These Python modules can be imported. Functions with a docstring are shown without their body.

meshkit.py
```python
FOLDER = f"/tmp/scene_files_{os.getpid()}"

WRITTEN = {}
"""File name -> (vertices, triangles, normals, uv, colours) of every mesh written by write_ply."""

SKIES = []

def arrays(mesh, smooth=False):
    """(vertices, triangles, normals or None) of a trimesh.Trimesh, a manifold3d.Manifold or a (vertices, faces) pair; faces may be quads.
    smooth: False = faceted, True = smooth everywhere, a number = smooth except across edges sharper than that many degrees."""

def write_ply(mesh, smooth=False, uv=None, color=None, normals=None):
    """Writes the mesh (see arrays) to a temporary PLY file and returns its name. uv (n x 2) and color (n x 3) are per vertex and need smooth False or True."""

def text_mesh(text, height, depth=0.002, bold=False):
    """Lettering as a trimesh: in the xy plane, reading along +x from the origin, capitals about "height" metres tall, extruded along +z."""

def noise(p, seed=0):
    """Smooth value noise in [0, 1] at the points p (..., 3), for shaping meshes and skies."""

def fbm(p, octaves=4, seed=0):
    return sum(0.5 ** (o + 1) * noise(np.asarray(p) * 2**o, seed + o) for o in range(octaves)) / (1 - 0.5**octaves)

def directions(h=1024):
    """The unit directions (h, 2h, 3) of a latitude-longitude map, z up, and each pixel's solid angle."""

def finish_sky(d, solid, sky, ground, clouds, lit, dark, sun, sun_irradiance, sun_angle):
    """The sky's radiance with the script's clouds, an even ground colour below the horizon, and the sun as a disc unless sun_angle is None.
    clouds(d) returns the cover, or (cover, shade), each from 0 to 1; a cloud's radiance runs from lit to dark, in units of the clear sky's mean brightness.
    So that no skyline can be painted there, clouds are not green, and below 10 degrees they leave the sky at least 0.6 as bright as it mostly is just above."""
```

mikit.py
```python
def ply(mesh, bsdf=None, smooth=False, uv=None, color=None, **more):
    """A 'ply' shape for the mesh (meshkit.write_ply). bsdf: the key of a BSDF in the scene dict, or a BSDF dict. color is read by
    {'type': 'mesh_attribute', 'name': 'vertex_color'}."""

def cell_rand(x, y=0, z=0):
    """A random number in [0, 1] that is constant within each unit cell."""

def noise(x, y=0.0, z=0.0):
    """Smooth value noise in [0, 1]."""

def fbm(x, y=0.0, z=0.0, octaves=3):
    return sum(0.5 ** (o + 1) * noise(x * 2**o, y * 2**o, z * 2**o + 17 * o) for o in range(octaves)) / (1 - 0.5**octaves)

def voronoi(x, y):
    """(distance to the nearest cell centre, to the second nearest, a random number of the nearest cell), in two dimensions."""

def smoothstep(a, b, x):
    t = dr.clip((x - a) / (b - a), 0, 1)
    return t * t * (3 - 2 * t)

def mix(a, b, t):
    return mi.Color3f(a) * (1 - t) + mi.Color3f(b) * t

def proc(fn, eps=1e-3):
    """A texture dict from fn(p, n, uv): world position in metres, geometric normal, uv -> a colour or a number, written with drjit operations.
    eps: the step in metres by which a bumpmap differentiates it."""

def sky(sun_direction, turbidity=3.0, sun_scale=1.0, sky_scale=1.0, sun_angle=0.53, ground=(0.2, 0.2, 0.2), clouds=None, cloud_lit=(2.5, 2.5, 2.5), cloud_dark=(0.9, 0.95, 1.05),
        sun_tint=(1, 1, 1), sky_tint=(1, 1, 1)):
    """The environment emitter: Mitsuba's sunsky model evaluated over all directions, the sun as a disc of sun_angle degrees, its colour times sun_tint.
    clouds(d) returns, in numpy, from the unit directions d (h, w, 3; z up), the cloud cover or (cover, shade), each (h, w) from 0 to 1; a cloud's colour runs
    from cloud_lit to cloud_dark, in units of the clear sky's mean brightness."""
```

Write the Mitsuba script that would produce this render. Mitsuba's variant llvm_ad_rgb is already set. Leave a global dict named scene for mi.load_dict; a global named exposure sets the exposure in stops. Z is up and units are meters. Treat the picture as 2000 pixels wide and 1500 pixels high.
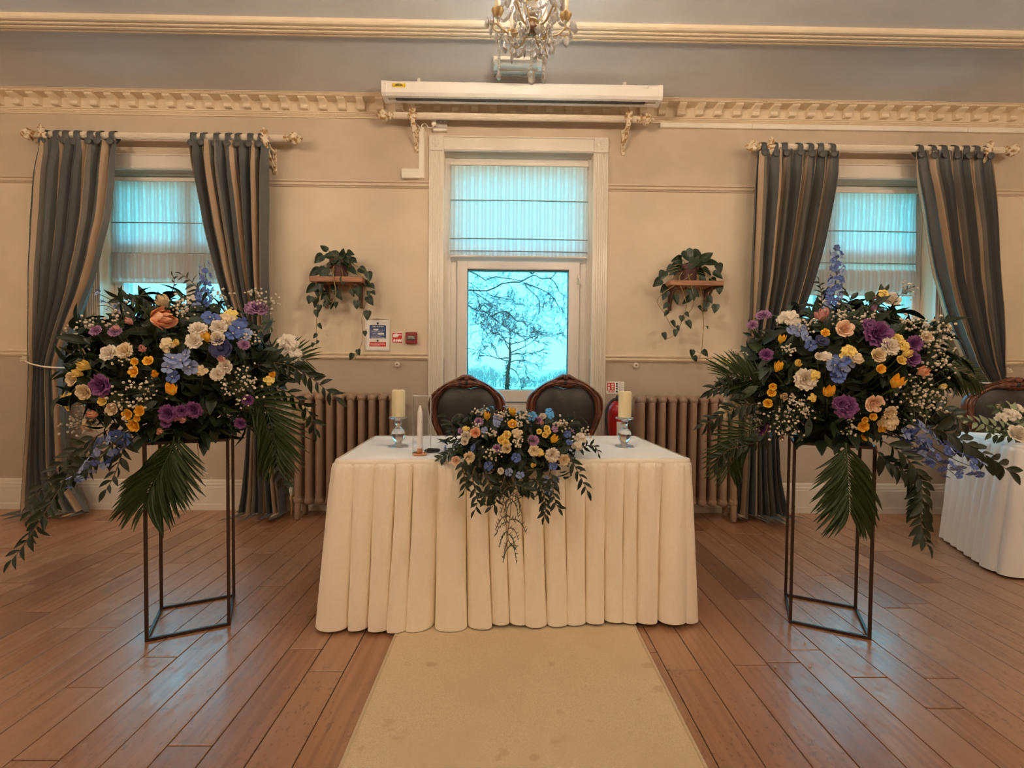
import math, random
import numpy as np, trimesh, mitsuba as mi, drjit as dr
import mikit, meshkit
from mikit import proc, noise, fbm, voronoi, cell_rand, smoothstep, mix
from shapely.geometry import Polygon, box as sbox
T = mi.ScalarTransform4f
PI = math.pi
scene, labels = {}, {}

# ------------------------------------------------------------------ camera, sky, exposure
exposure = 0.0
scene['camera'] = {'type': 'perspective', 'fov_axis': 'x', 'fov': 94.3, 'near_clip': 0.02, 'far_clip': 2000,
    'to_world': T().look_at(origin=[0, -3.75, 1.11], target=[0.012695, -2.750437, 1.083303], up=[-0.00876, 0.026809, 0.999602])}
SKY_LIT, SKY_DARK = (0.165, 0.93, 1.28), (0.137, 0.78, 1.08)
scene['sky'] = mikit.sky((0.3, 0.5, 0.8), turbidity=6.0, sun_scale=0.0, sky_scale=24.0, ground=(0.25, 0.3, 0.26), cloud_lit=SKY_LIT, cloud_dark=SKY_DARK,
    clouds=lambda d: (np.ones(d.shape[:2]), 0.5 * meshkit.fbm(d * 3.0, 4, 7)))
BULB = (860.0, 670.0, 475.0)          # radiance of the candle bulbs of every chandelier

# ------------------------------------------------------------------ naming helpers
used = {}
def uniq(key):
    if key not in used:
        used[key] = 0
        return key
    used[key] += 1
    return f'{key}_{used[key]:03d}'
def thing(name, label=None, cat=None, group=None, kind=None):
    key = uniq(name)
    d = {}
    if label: d['label'] = label
    if cat: d['category'] = cat
    if group: d['group'] = group
    if kind: d['kind'] = kind
    labels[key] = d
    return key
def P(mesh, smooth=False, uv=None, color=None):
    return mikit.ply(mesh, None, smooth=smooth, uv=uv, color=color)
def add(key, ply, bsdf, tf=None, **more):
    d = dict(ply); d.update(more)
    if bsdf: d['bsdf'] = {'type': 'ref', 'id': bsdf}
    if tf is not None: d['to_world'] = tf
    scene[key] = d
    return key
def part(parent, name, ply, bsdf, tf=None, label=None, kind=None, **more):
    key = add(uniq(parent + '__' + name), ply if isinstance(ply, dict) else P(ply), bsdf, tf, **more)
    if label or kind:
        labels[key] = {k: v for k, v in (('label', label), ('kind', kind)) if v}
    return key
def struct(name, ply, bsdf, tf=None):
    key = add(uniq(name), ply if isinstance(ply, dict) else P(ply), bsdf, tf)
    labels[key] = {'kind': 'structure'}
    return key
def single(name, ply, bsdf, label, cat, group=None, tf=None, kind=None):
    key = thing(name, label, cat, group, kind)
    return add(key, ply if isinstance(ply, dict) else P(ply), bsdf, tf)

# ------------------------------------------------------------------ mesh helpers
def cat(ms): return trimesh.util.concatenate([m for m in ms if m is not None])
def box(x0, x1, y0, y1, z0, z1):
    m = trimesh.creation.box(extents=[x1 - x0, y1 - y0, z1 - z0]); m.apply_translation([(x0 + x1) / 2, (y0 + y1) / 2, (z0 + z1) / 2]); return m
def cbox(x0, x1, y0, y1, z0, z1, c=0.004):
    c = min(c, (x1 - x0) / 2.2, (y1 - y0) / 2.2, (z1 - z0) / 2.2)
    pts = []
    for sx in (0, 1):
        for sy in (0, 1):
            for sz in (0, 1):
                X, Y, Z = (x0, x1)[sx], (y0, y1)[sy], (z0, z1)[sz]
                ix, iy, iz = (c, -c)[sx], (c, -c)[sy], (c, -c)[sz]
                pts += [(X, Y + iy, Z + iz), (X + ix, Y, Z + iz), (X + ix, Y + iy, Z)]
    return trimesh.convex.convex_hull(np.array(pts))
def lathe(prof, n=24, center=(0, 0, 0), axis='z'):
    prof = np.array(prof, float); a = np.linspace(0, 2 * PI, n, endpoint=False)
    v = np.stack([prof[:, None, 0] * np.cos(a), prof[:, None, 0] * np.sin(a), np.broadcast_to(prof[:, None, 1], (len(prof), n))], -1).reshape(-1, 3)
    f = []
    for i in range(len(prof) - 1):
        for j in range(n):
            q = [i * n + j, i * n + (j + 1) % n, (i + 1) * n + (j + 1) % n, (i + 1) * n + j]
            f += [[q[0], q[1], q[2]], [q[0], q[2], q[3]]]
    m = trimesh.Trimesh(v, f, process=False); m.merge_vertices(); m.update_faces(m.nondegenerate_faces())
    if axis == 'x': m.apply_transform(trimesh.transformations.rotation_matrix(PI / 2, [0, 1, 0]))
    if axis == 'y': m.apply_transform(trimesh.transformations.rotation_matrix(PI / 2, [1, 0, 0]))
    m.apply_translation(center); return m
def tube(pts, r, sides=8, cap=True):
    p = np.asarray(pts, float); t = np.gradient(p, axis=0); t /= np.linalg.norm(t, axis=1, keepdims=True) + 1e-12
    ref = np.array([0.31, 0.77, 0.55]) if abs(t[:, 0]).mean() < 0.9 else np.array([0, 0.3, 0.95])
    a = np.cross(t, ref); a /= np.linalg.norm(a, axis=1, keepdims=True) + 1e-12
    b = np.cross(t, a); ang = np.arange(sides) * 2 * PI / sides
    rr = np.broadcast_to(np.asarray(r, float), (len(p),))
    v = p[:, None] + rr[:, None, None] * (np.cos(ang)[None, :, None] * a[:, None] + np.sin(ang)[None, :, None] * b[:, None])
    i, j = np.meshgrid(np.arange(len(p) - 1), np.arange(sides), indexing='ij')
    q = np.stack([i * sides + j, i * sides + (j + 1) % sides, (i + 1) * sides + (j + 1) % sides, (i + 1) * sides + j], -1).reshape(-1, 4)
    v = v.reshape(-1, 3); f = np.vstack([q[:, [0, 1, 2]], q[:, [0, 2, 3]]])
    if cap:
        n = len(v); v = np.vstack([v, p[:1], p[-1:]]); last = (len(p) - 1) * sides
        f = np.vstack([f, [[n, (k + 1) % sides, k] for k in range(sides)], [[n + 1, last + k, last + (k + 1) % sides] for k in range(sides)]])
    return trimesh.Trimesh(v, f, process=False)
def spline(pts, n=24):
    from scipy.interpolate import CubicSpline
    p = np.asarray(pts, float); d = np.r_[0, np.cumsum(np.linalg.norm(np.diff(p, axis=0), axis=1))]
    return CubicSpline(d, p)(np.linspace(0, d[-1], n))
def extrude_x(poly_yz, x0, x1):
    """A moulding: the closed outline (y, z) pulled along x."""
    p = Polygon(poly_yz)
    if not p.is_valid: p = p.buffer(0)
    m = trimesh.creation.extrude_polygon(p, x1 - x0, engine='earcut')
    v = m.vertices.copy(); m.vertices = np.stack([v[:, 2] + x0, v[:, 0], v[:, 1]], 1); m.fix_normals(); return m
def extrude_y(poly_xz, y0, y1):
    m = trimesh.creation.extrude_polygon(poly_xz if hasattr(poly_xz, 'exterior') else Polygon(poly_xz), y1 - y0, engine='earcut')
    v = m.vertices.copy(); m.vertices = np.stack([v[:, 0], v[:, 2] + y0, v[:, 1]], 1); m.fix_normals(); return m
def grid(fn, nu, nv):
    """fn(s, t) -> (..., 3) on an (nv+1) x (nu+1) grid; returns (mesh, uv)."""
    s, t = np.meshgrid(np.linspace(0, 1, nu + 1), np.linspace(0, 1, nv + 1))
    v = fn(s, t).reshape(-1, 3); k = np.arange((nu + 1) * (nv + 1)).reshape(nv + 1, nu + 1)
    q = np.stack([k[:-1, :-1], k[:-1, 1:], k[1:, 1:], k[1:, :-1]], -1).reshape(-1, 4)
    return trimesh.Trimesh(v, np.vstack([q[:, [0, 1, 2]], q[:, [0, 2, 3]]]), process=False), np.stack([s, t], -1).reshape(-1, 2)
def ico(r, c=(0, 0, 0), sub=1, sc=(1, 1, 1)):
    m = trimesh.creation.icosphere(subdivisions=sub, radius=r); m.vertices = m.vertices * sc + np.array(c); return m
def frame_to(pos, up, fwd=None, s=1.0, roll=0.0):
    """4x4: local z along up, local y near fwd, uniform or per-axis scale."""
    z = np.asarray(up, float); z = z / (np.linalg.norm(z) + 1e-12)
    f = np.asarray(fwd if fwd is not None else (0.3, 0.2, 1.0) if abs(z[2]) < 0.9 else (1, 0.1, 0), float)
    x = np.cross(f, z); x /= np.linalg.norm(x) + 1e-12; y = np.cross(z, x)
    if roll: x, y = math.cos(roll) * x + math.sin(roll) * y, -math.sin(roll) * x + math.cos(roll) * y
    m = np.eye(4); m[:3, :3] = np.stack([x, y, z], 1) * np.asarray(s); m[:3, 3] = pos; return m
def TW(m): return T(np.asarray(m, float).tolist())
def moved(m, M): m = m.copy(); m.apply_transform(M); return m
def many(base, mats):
    v, f = np.asarray(base.vertices), np.asarray(base.faces); M = np.array(mats)
    vs = (np.einsum('kij,nj->kni', M[:, :3, :3], v) + M[:, None, :3, 3]).reshape(-1, 3)
    return trimesh.Trimesh(vs, (f[None] + (np.arange(len(M)) * len(v))[:, None, None]).reshape(-1, 3), process=False)
def segs_mesh(segs, sides=5):
    """Tapered sticks from (p0, p1, r0, r1) rows."""
    A = np.array([s[0] for s in segs]); B = np.array([s[1] for s in segs]); r0 = np.array([s[2] for s in segs]); r1 = np.array([s[3] for s in segs])
    t = B - A; t /= np.linalg.norm(t, axis=1, keepdims=True) + 1e-12
    a = np.cross(t, [0.31, 0.77, 0.55]); a /= np.linalg.norm(a, axis=1, keepdims=True) + 1e-12; b = np.cross(t, a)
    ang = np.arange(sides) * 2 * PI / sides
    ring = np.cos(ang)[None, :, None] * a[:, None] + np.sin(ang)[None, :, None] * b[:, None]
    v = np.concatenate([A[:, None] + ring * r0[:, None, None], B[:, None] + ring * r1[:, None, None]], 1).reshape(-1, 3)
    j = np.arange(sides); q = np.stack([j, (j + 1) % sides, sides + (j + 1) % sides, sides + j], -1)
    f = np.vstack([q[:, [0, 1, 2]], q[:, [0, 2, 3]]])
    return trimesh.Trimesh(v, (f[None] + (np.arange(len(segs)) * 2 * sides)[:, None, None]).reshape(-1, 3), process=False)

# ------------------------------------------------------------------ materials
def rgb(*c): return {'type': 'rgb', 'value': [float(x) for x in c]}
def mat(name, col, rough=0.6, two=True, bump=None, bump_scale=1.0, **kw):
    d = {'type': 'principled', 'base_color': col if isinstance(col, dict) else rgb(*col), 'roughness': rough if isinstance(rough, dict) else float(rough)}
    for k, v in kw.items(): d[k] = v
    if bump is not None: d = {'type': 'bumpmap', 'arbitrary': bump, 'scale': bump_scale, 'bsdf': d}
    scene[name] = {'type': 'twosided', 'bsdf': d} if two else d
def speck(base, other, freq, lo, hi):
    return proc(lambda p, n, uv: mix(base, other, smoothstep(lo, hi, fbm(p.x * freq, p.y * freq, p.z * freq, 3))))
mat('paint_cream', speck((0.64, 0.545, 0.42), (0.61, 0.52, 0.40), 5.0, 0.4, 0.7), 0.55)
mat('paint_tan', speck((0.53, 0.44, 0.345), (0.505, 0.42, 0.33), 5.0, 0.4, 0.7), 0.55)
mat('paint_taupe', speck((0.45, 0.375, 0.30), (0.425, 0.355, 0.285), 5.0, 0.4, 0.7), 0.55)
mat('trim_cream', (0.70, 0.60, 0.455), 0.4)
mat('trim_tan', (0.57, 0.475, 0.37), 0.4)
mat('ceiling_grey', speck((0.60, 0.625, 0.67), (0.575, 0.60, 0.645), 4.0, 0.4, 0.7), 0.8)
mat('gloss_white', (0.68, 0.63, 0.56), 0.25)
mat('upvc_white', (0.68, 0.64, 0.60), 0.3)
mat('gasket_black', (0.02, 0.02, 0.022), 0.5)
mat('plastic_white', (0.78, 0.74, 0.66), 0.35)
mat('plastic_grey', (0.45, 0.43, 0.41), 0.4)
mat('screen_white', (0.86, 0.83, 0.79), 0.3)
mat('sticker_yellow', (0.85, 0.60, 0.03), 0.4)
mat('ink_black', (0.03, 0.03, 0.03), 0.5)
mat('brass', (0.72, 0.55, 0.30), 0.32, metallic=1.0)
mat('brass_dark', (0.30, 0.20, 0.13), 0.4, metallic=1.0)
mat('copper', (0.82, 0.45, 0.28), 0.22, metallic=1.0)
mat('radiator_paint', speck((0.30, 0.20, 0.14), (0.275, 0.182, 0.128), 9.0, 0.4, 0.7), 0.38)
mat('iron_brown', (0.045, 0.028, 0.022), 0.3, metallic=0.6)
mat('valve_white', (0.7, 0.68, 0.64), 0.35)
mat('pole_paint', (0.72, 0.64, 0.52), 0.4)
mat('gilt_cream', proc(lambda p, n, uv: mix((0.74, 0.65, 0.50), (0.36, 0.20, 0.07), smoothstep(0.45, 0.62, fbm(p.x * 60, p.y * 60, p.z * 60, 3)))), 0.35)
mat('gilt_brown', (0.30, 0.15, 0.06), 0.4, metallic=0.3)
mat('leather_dark', (0.012, 0.009, 0.009), 0.42)
def walnut(p, n, uv):
    g = fbm(p.x * 55, p.y * 55, p.z * 9, 4)
    return mix((0.125, 0.036, 0.016), (0.055, 0.016, 0.009), smoothstep(0.35, 0.7, g))
mat('walnut', proc(walnut), 0.25, clearcoat=0.6, clearcoat_gloss=0.9)
mat('shelf_wood', proc(lambda p, n, uv: mix((0.33, 0.14, 0.06), (0.20, 0.08, 0.035), smoothstep(0.3, 0.7, fbm(p.x * 8, p.y * 60, p.z * 60, 3)))), 0.4)
mat('bracket_dark', (0.10, 0.045, 0.025), 0.5)
mat('terracotta', (0.050, 0.014, 0.011), 0.5)
mat('soil', (0.03, 0.02, 0.012), 0.95)
mat('cloth_white', (0.80, 0.80, 0.80), 0.8, sheen=0.2)
mat('cloth_cream', proc(lambda p, n, uv: mix((0.90, 0.84, 0.73), (0.87, 0.80, 0.68), smoothstep(0.3, 0.7, fbm(p.x * 260, p.y * 260, p.z * 260, 2)))), 0.75, sheen=0.3)
mat('cloth_pale', (0.80, 0.81, 0.83), 0.75, sheen=0.3)
mat('wax_ivory', (0.90, 0.80, 0.52), 0.45, specular=0.5)
scene['glass_edge'] = {'type': 'twosided', 'bsdf': {'type': 'principled', 'base_color': rgb(0.80, 0.82, 0.82), 'roughness': 0.25, 'clearcoat': 0.8}}
mat('wax_white', (0.86, 0.85, 0.84), 0.4)
mat('wick', (0.05, 0.04, 0.03), 0.9)
mat('red_paint', (0.42, 0.012, 0.012), 0.28)
mat('red_sign', (0.55, 0.02, 0.02), 0.4)
mat('red_dark', (0.20, 0.008, 0.010), 0.4)
mat('blue_sign', (0.018, 0.05, 0.19), 0.4)
mat('paper_white', (0.82, 0.80, 0.77), 0.5)
mat('alu', (0.75, 0.73, 0.70), 0.3, metallic=0.9)
mat('rubber_black', (0.015, 0.015, 0.016), 0.5)
scene['glass_pane'] = {'type': 'thindielectric', 'int_ior': 1.5}
scene['glass_clear'] = {'type': 'dielectric', 'int_ior': 1.5}
scene['crystal'] = {'type': 'principled', 'base_color': rgb(0.97, 0.95, 0.92), 'spec_trans': 0.72, 'roughness': 0.04, 'eta': 1.65}
scene['lens_plastic'] = {'type': 'roughdielectric', 'int_ior': 1.45, 'alpha': 0.12, 'distribution': 'ggx'}

def carpet_col(p, n, uv):
    c = mix((0.66, 0.535, 0.35), (0.59, 0.465, 0.30), smoothstep(0.35, 0.7, fbm(p.x * 420, p.y * 420, 0, 2)))
    c = mix(c, (0.60, 0.47, 0.31), smoothstep(0.5, 0.75, fbm(p.x * 4 + 3, p.y * 4, 2, 3)) * 0.7)
    dirt = smoothstep(0.70, 0.80, fbm(p.x * 11 + 7, p.y * 14, 5, 4))
    return mix(c, (0.42, 0.27, 0.16), dirt * 0.38)
mat('carpet_cream', proc(carpet_col), 0.95, sheen=0.3)
mat('carpet_edge', (0.55, 0.44, 0.30), 0.9)
# boards: uv.x runs along the board in metres (+ 100 x a random number per board), uv.y across it
def board_col(p, n, uv):
    seed = dr.floor(uv.x / 100.0); along = uv.x - seed * 100.0
    h = cell_rand(seed, 3); g = fbm(along * 3.0 + h * 91, uv.y * 70 + h * 37, seed, 4)
    c = mix((0.31, 0.148, 0.074), (0.24, 0.108, 0.053), smoothstep(0.3, 0.75, g))
    c = mix(c, (0.355, 0.190, 0.108), h * 0.6)
    c = mix(c, (0.165, 0.068, 0.036), smoothstep(0.75, 1.0, cell_rand(seed, 8)) * 0.7)
    pits = smoothstep(0.68, 0.76, fbm(p.x * 95 + 5, p.y * 60, 1, 3)) * smoothstep(0.42, 0.62, fbm(p.x * 2.3, p.y * 2.3, 4, 3))
    scuff = smoothstep(0.60, 0.72, fbm(p.x * 17, p.y * 11 + 9, 3, 4)) * smoothstep(0.5, 0.7, fbm(p.x * 1.7 + 4, p.y * 1.7, 9, 2))
    return mix(mix(c, (0.10, 0.045, 0.028), pits * 0.38), (0.42, 0.27, 0.18), scuff * 0.30)
def board_rough(p, n, uv):
    return 0.22 + 0.15 * fbm(p.x * 6, p.y * 6, 2, 3) + 0.10 * smoothstep(0.55, 0.75, fbm(p.x * 40, p.y * 25, 1, 3))
def board_bump(p, n, uv):
    return 0.6 * fbm(p.x * 9, p.y * 5, 0, 2) + 0.4 * fbm(p.x * 70, p.y * 40, 1, 2)
mat('board_wood', proc(board_col), proc(board_rough), bump=proc(board_bump, eps=0.004), bump_scale=0.0011, eta=1.85, clearcoat=1.0, clearcoat_gloss=0.8)
mat('gap_dark', (0.03, 0.015, 0.01), 0.9)
# curtain: uv.x in metres of cloth
def curtain_col(p, n, uv):
    x = uv.x / 0.225; k = x - dr.floor(x)
    def band(a, b): return smoothstep(a - 0.012, a + 0.012, k) * (1 - smoothstep(b - 0.012, b + 0.012, k))
    c = mix((0.066, 0.074, 0.077), (0.082, 0.090, 0.093), fbm(uv.x * 900, uv.y * 40, 0, 2))
    c = mix(c, (0.44, 0.315, 0.21), band(0.34, 0.58))
    c = mix(c, (0.155, 0.14, 0.12), band(0.58, 0.76))
    return c
mat('curtain_stripe', proc(curtain_col), 0.5, sheen=0.6, sheen_tint=0.3, anisotropic=0.3)
mat('curtain_plain', (0.066, 0.072, 0.074), 0.5, sheen=0.5)
mat('rope_cream', (0.72, 0.62, 0.48), 0.7)
# sheer striped blind: uv.x in metres across, uv.y in metres down
def sheer_mask(uv):
    x = uv.x / 0.062; k = x - dr.floor(x); wob = 0.05 * noise(uv.y * 14, dr.floor(x), 3)
    s = smoothstep(0.10, 0.16, k + wob) * (1 - smoothstep(0.42, 0.48, k + wob)) + 0.7 * smoothstep(0.66, 0.70, k) * (1 - smoothstep(0.78, 0.82, k))
    slub = smoothstep(0.5, 0.72, fbm(uv.x * 60, uv.y * 32, dr.floor(x), 3))
    return dr.clip(s * (0.65 + 0.5 * slub), 0, 1)
def sheer_col(p, n, uv): return mix((0.66, 0.655, 0.64), (0.86, 0.855, 0.84), sheer_mask(uv))
scene['sheer'] = {'type': 'principledthin', 'base_color': proc(sheer_col), 'roughness': 0.8, 'diff_trans': proc(lambda p, n, uv: mi.Float(1.05) + 0.5 * sheer_mask(uv)), 'eta': 1.2}
mat('rod_grey', (0.22, 0.24, 0.25), 0.5)

def petal(name, a, b, freq=140):
    mat(name, proc(lambda p, n, uv: mix(a, b, smoothstep(0.3, 0.7, fbm(p.x * freq, p.y * freq, p.z * freq, 2)))), 0.6, sheen=0.3)
petal('petal_white', (0.74, 0.69, 0.61), (0.68, 0.61, 0.51))
petal('petal_cream', (0.73, 0.61, 0.41), (0.68, 0.55, 0.35))
petal('petal_yellow', (0.86, 0.56, 0.06), (0.82, 0.47, 0.03))
petal('petal_lemon', (0.86, 0.70, 0.22), (0.80, 0.60, 0.15))
petal('petal_peach', (0.82, 0.47, 0.30), (0.76, 0.40, 0.24))
petal('petal_pink', (0.72, 0.42, 0.40), (0.64, 0.34, 0.33))
petal('petal_purple', (0.19, 0.055, 0.20), (0.13, 0.036, 0.15))
petal('petal_mauve', (0.34, 0.18, 0.33), (0.28, 0.14, 0.28))
petal('petal_blue', (0.055, 0.095, 0.32), (0.075, 0.14, 0.40))
petal('petal_sky', (0.17, 0.23, 0.46), (0.23, 0.30, 0.50))
petal('petal_bright', (0.06, 0.33, 0.75), (0.10, 0.42, 0.82))
petal('petal_navy', (0.014, 0.018, 0.07), (0.02, 0.025, 0.10))
mat('heart_yellow', (0.55, 0.40, 0.05), 0.7)
mat('blossom_white', (0.64, 0.58, 0.49), 0.7)
mat('stem_green', (0.055, 0.075, 0.025), 0.55)
mat('stem_olive', (0.24, 0.17, 0.06), 0.6)
mat('stem_brown', (0.10, 0.055, 0.03), 0.7)
def leafmat(name, a, b, rough=0.36):
    mat(name, proc(lambda p, n, uv: mix(a, b, fbm(p.x * 35, p.y * 35, p.z * 35, 2))), rough, specular=0.3)
leafmat('leaf_dark', (0.0075, 0.015, 0.007), (0.013, 0.023, 0.010), 0.42)
leafmat('leaf_mid', (0.018, 0.034, 0.012), (0.032, 0.052, 0.019), 0.42)
leafmat('leaf_blue', (0.030, 0.052, 0.040), (0.052, 0.078, 0.064), 0.5)
leafmat('leaf_palm', (0.019, 0.036, 0.009), (0.038, 0.058, 0.016), 0.4)
leafmat('leaf_pot', (0.008, 0.019, 0.008), (0.015, 0.029, 0.012), 0.36)
leafmat('leaf_pale', (0.20, 0.28, 0.16), (0.30, 0.36, 0.24), 0.5)
mat('foam_green', (0.012, 0.018, 0.012), 0.9)
mat('bark', speck((0.020, 0.018, 0.015), (0.036, 0.031, 0.026), 9, 0.3, 0.7), 0.9)
mat('bark_far', (0.04, 0.04, 0.035), 0.9)
mat('grass', speck((0.34, 0.38, 0.26), (0.42, 0.45, 0.33), 0.6, 0.3, 0.7), 0.95)

# ================================================================== THE SETTING
XL, XR, YB, CEIL = -5.2, 5.4, -9.4, 3.18
WT = 0.30                                       # thickness of the window wall
# openings of the window wall: x0, x1, z0, z1
OPEN = [(-3.140, -2.074, 0.90, 2.637), (-0.497, 0.668, 0.14, 2.811), (2.271, 3.384, 0.90, 2.641)]
def wall_band(z0, z1):
    g = sbox(XL, z0, XR, z1)
    for a, b, c, d in OPEN: g = g.difference(sbox(a, c, b, d))
    return g
def band_mesh(z0, z1):
    g = wall_band(z0, z1); gs = g.geoms if hasattr(g, 'geoms') else [g]
    return cat([extrude_y(q, 0, WT) for q in gs])
w = thing('wall_front', kind='structure')
part(w, 'dado', band_mesh(-0.02, 1.215), 'paint_taupe', label='taupe painted dado below the chair rail')
part(w, 'panel', band_mesh(1.215, 2.55), 'paint_cream', label='cream painted wall between the rails')
part(w, 'frieze', band_mesh(2.55, CEIL), 'paint_tan', label='tan painted frieze above the picture rail')
struct('wall_left', box(XL - 0.2, XL, YB, WT, 0, CEIL), 'paint_cream')
struct('wall_right', box(XR, XR + 0.2, YB, WT, 0, CEIL), 'paint_cream')
struct('wall_back', box(XL - 0.2, XR + 0.2, YB - 0.2, YB, 0, CEIL), 'paint_cream')
struct('ceiling', box(XL - 0.2, XR + 0.2, YB - 0.2, WT, CEIL, CEIL + 0.2), 'ceiling_grey')

# --- floor: every board in view is a piece of its own on a dark base
fl = add(uniq('floor'), P(box(XL - 0.2, XR + 0.2, YB - 0.2, WT, -0.14, -0.0042)), 'gap_dark')
labels[fl] = {'kind': 'structure'}
rng = random.Random(11)
PITCH, X0 = 0.1331, -0.455
rows, boards = range(int((XL - X0) / PITCH) - 1, int((XR - X0) / PITCH) + 2), []
for k in rows:
    y = YB + rng.uniform(-0.9, 0)
    while y < 0:
        l = rng.choice((0.45, 0.62, 0.8, 0.95, 1.1, 1.35)) * rng.uniform(0.85, 1.15)
        y1 = min(y + l, 0.0)
        if y1 - YB > 0.05 and y1 - y > 0.02: boards.append((X0 + k * PITCH, max(y, YB), y1))
        y = y1
def board_geo(x, y0, y1, seed):
    g, c, h = 0.0019, 0.0012, rng.uniform(-0.0006, 0.0006)
    a, b, p, q = max(x + g, XL), min(x + PITCH - g, XR), y0 + 0.0024, y1 - 0.0024
    v, uv = [], []
    for (dx, z) in ((0, -0.022), (0, -0.0014 + h), (c, h)):
        for X, Y in ((a + dx, p + dx), (b - dx, p + dx), (b - dx, q - dx), (a + dx, q - dx)):
            v.append((X, Y, z)); uv.append((seed * 100.0 + (Y - y0) + 1.0, X - x))
    f = []
    for r in (0, 1):
        for j in range(4):
            i0, i1 = r * 4 + j, r * 4 + (j + 1) % 4
            f += [[i0, i1, i1 + 4], [i0, i1 + 4, i0 + 4]]
    f += [[8, 9, 10], [8, 10, 11]]
    return v, f, uv
def seen(x, y0, y1):
    xm, d = x + PITCH / 2, (y0 + y1) / 2 + 3.75
    return d > 1.15 and abs(xm) < 1.12 * d + 0.1
near = [b for b in boards if b[0] < XR and b[0] + PITCH > XL and seen(*b)]
near.sort(key=lambda b: ((b[1] + b[2]) / 2 + 3.75) - 0.4 * (b[2] - b[1]))
chosen = set(near[:298]); rest = [[], [], []]
for n, b in enumerate(boards):
    if not (b[0] + 0.01 < XR and b[0] + PITCH - 0.01 > XL): continue
    v, f, uv = board_geo(*b, seed=n % 997)
    if b in chosen:
        part(fl, 'floorboard', P(trimesh.Trimesh(v, f, process=False), uv=np.array(uv)), 'board_wood')
    else:
        o = len(rest[0]); rest[0] += v; rest[1] += [[i + o for i in t] for t in f]; rest[2] += uv
part(fl, 'floorboard', P(trimesh.Trimesh(rest[0], rest[1], process=False), uv=np.array(rest[2])), 'board_wood', kind='stuff', label='more wooden floorboards')

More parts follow.
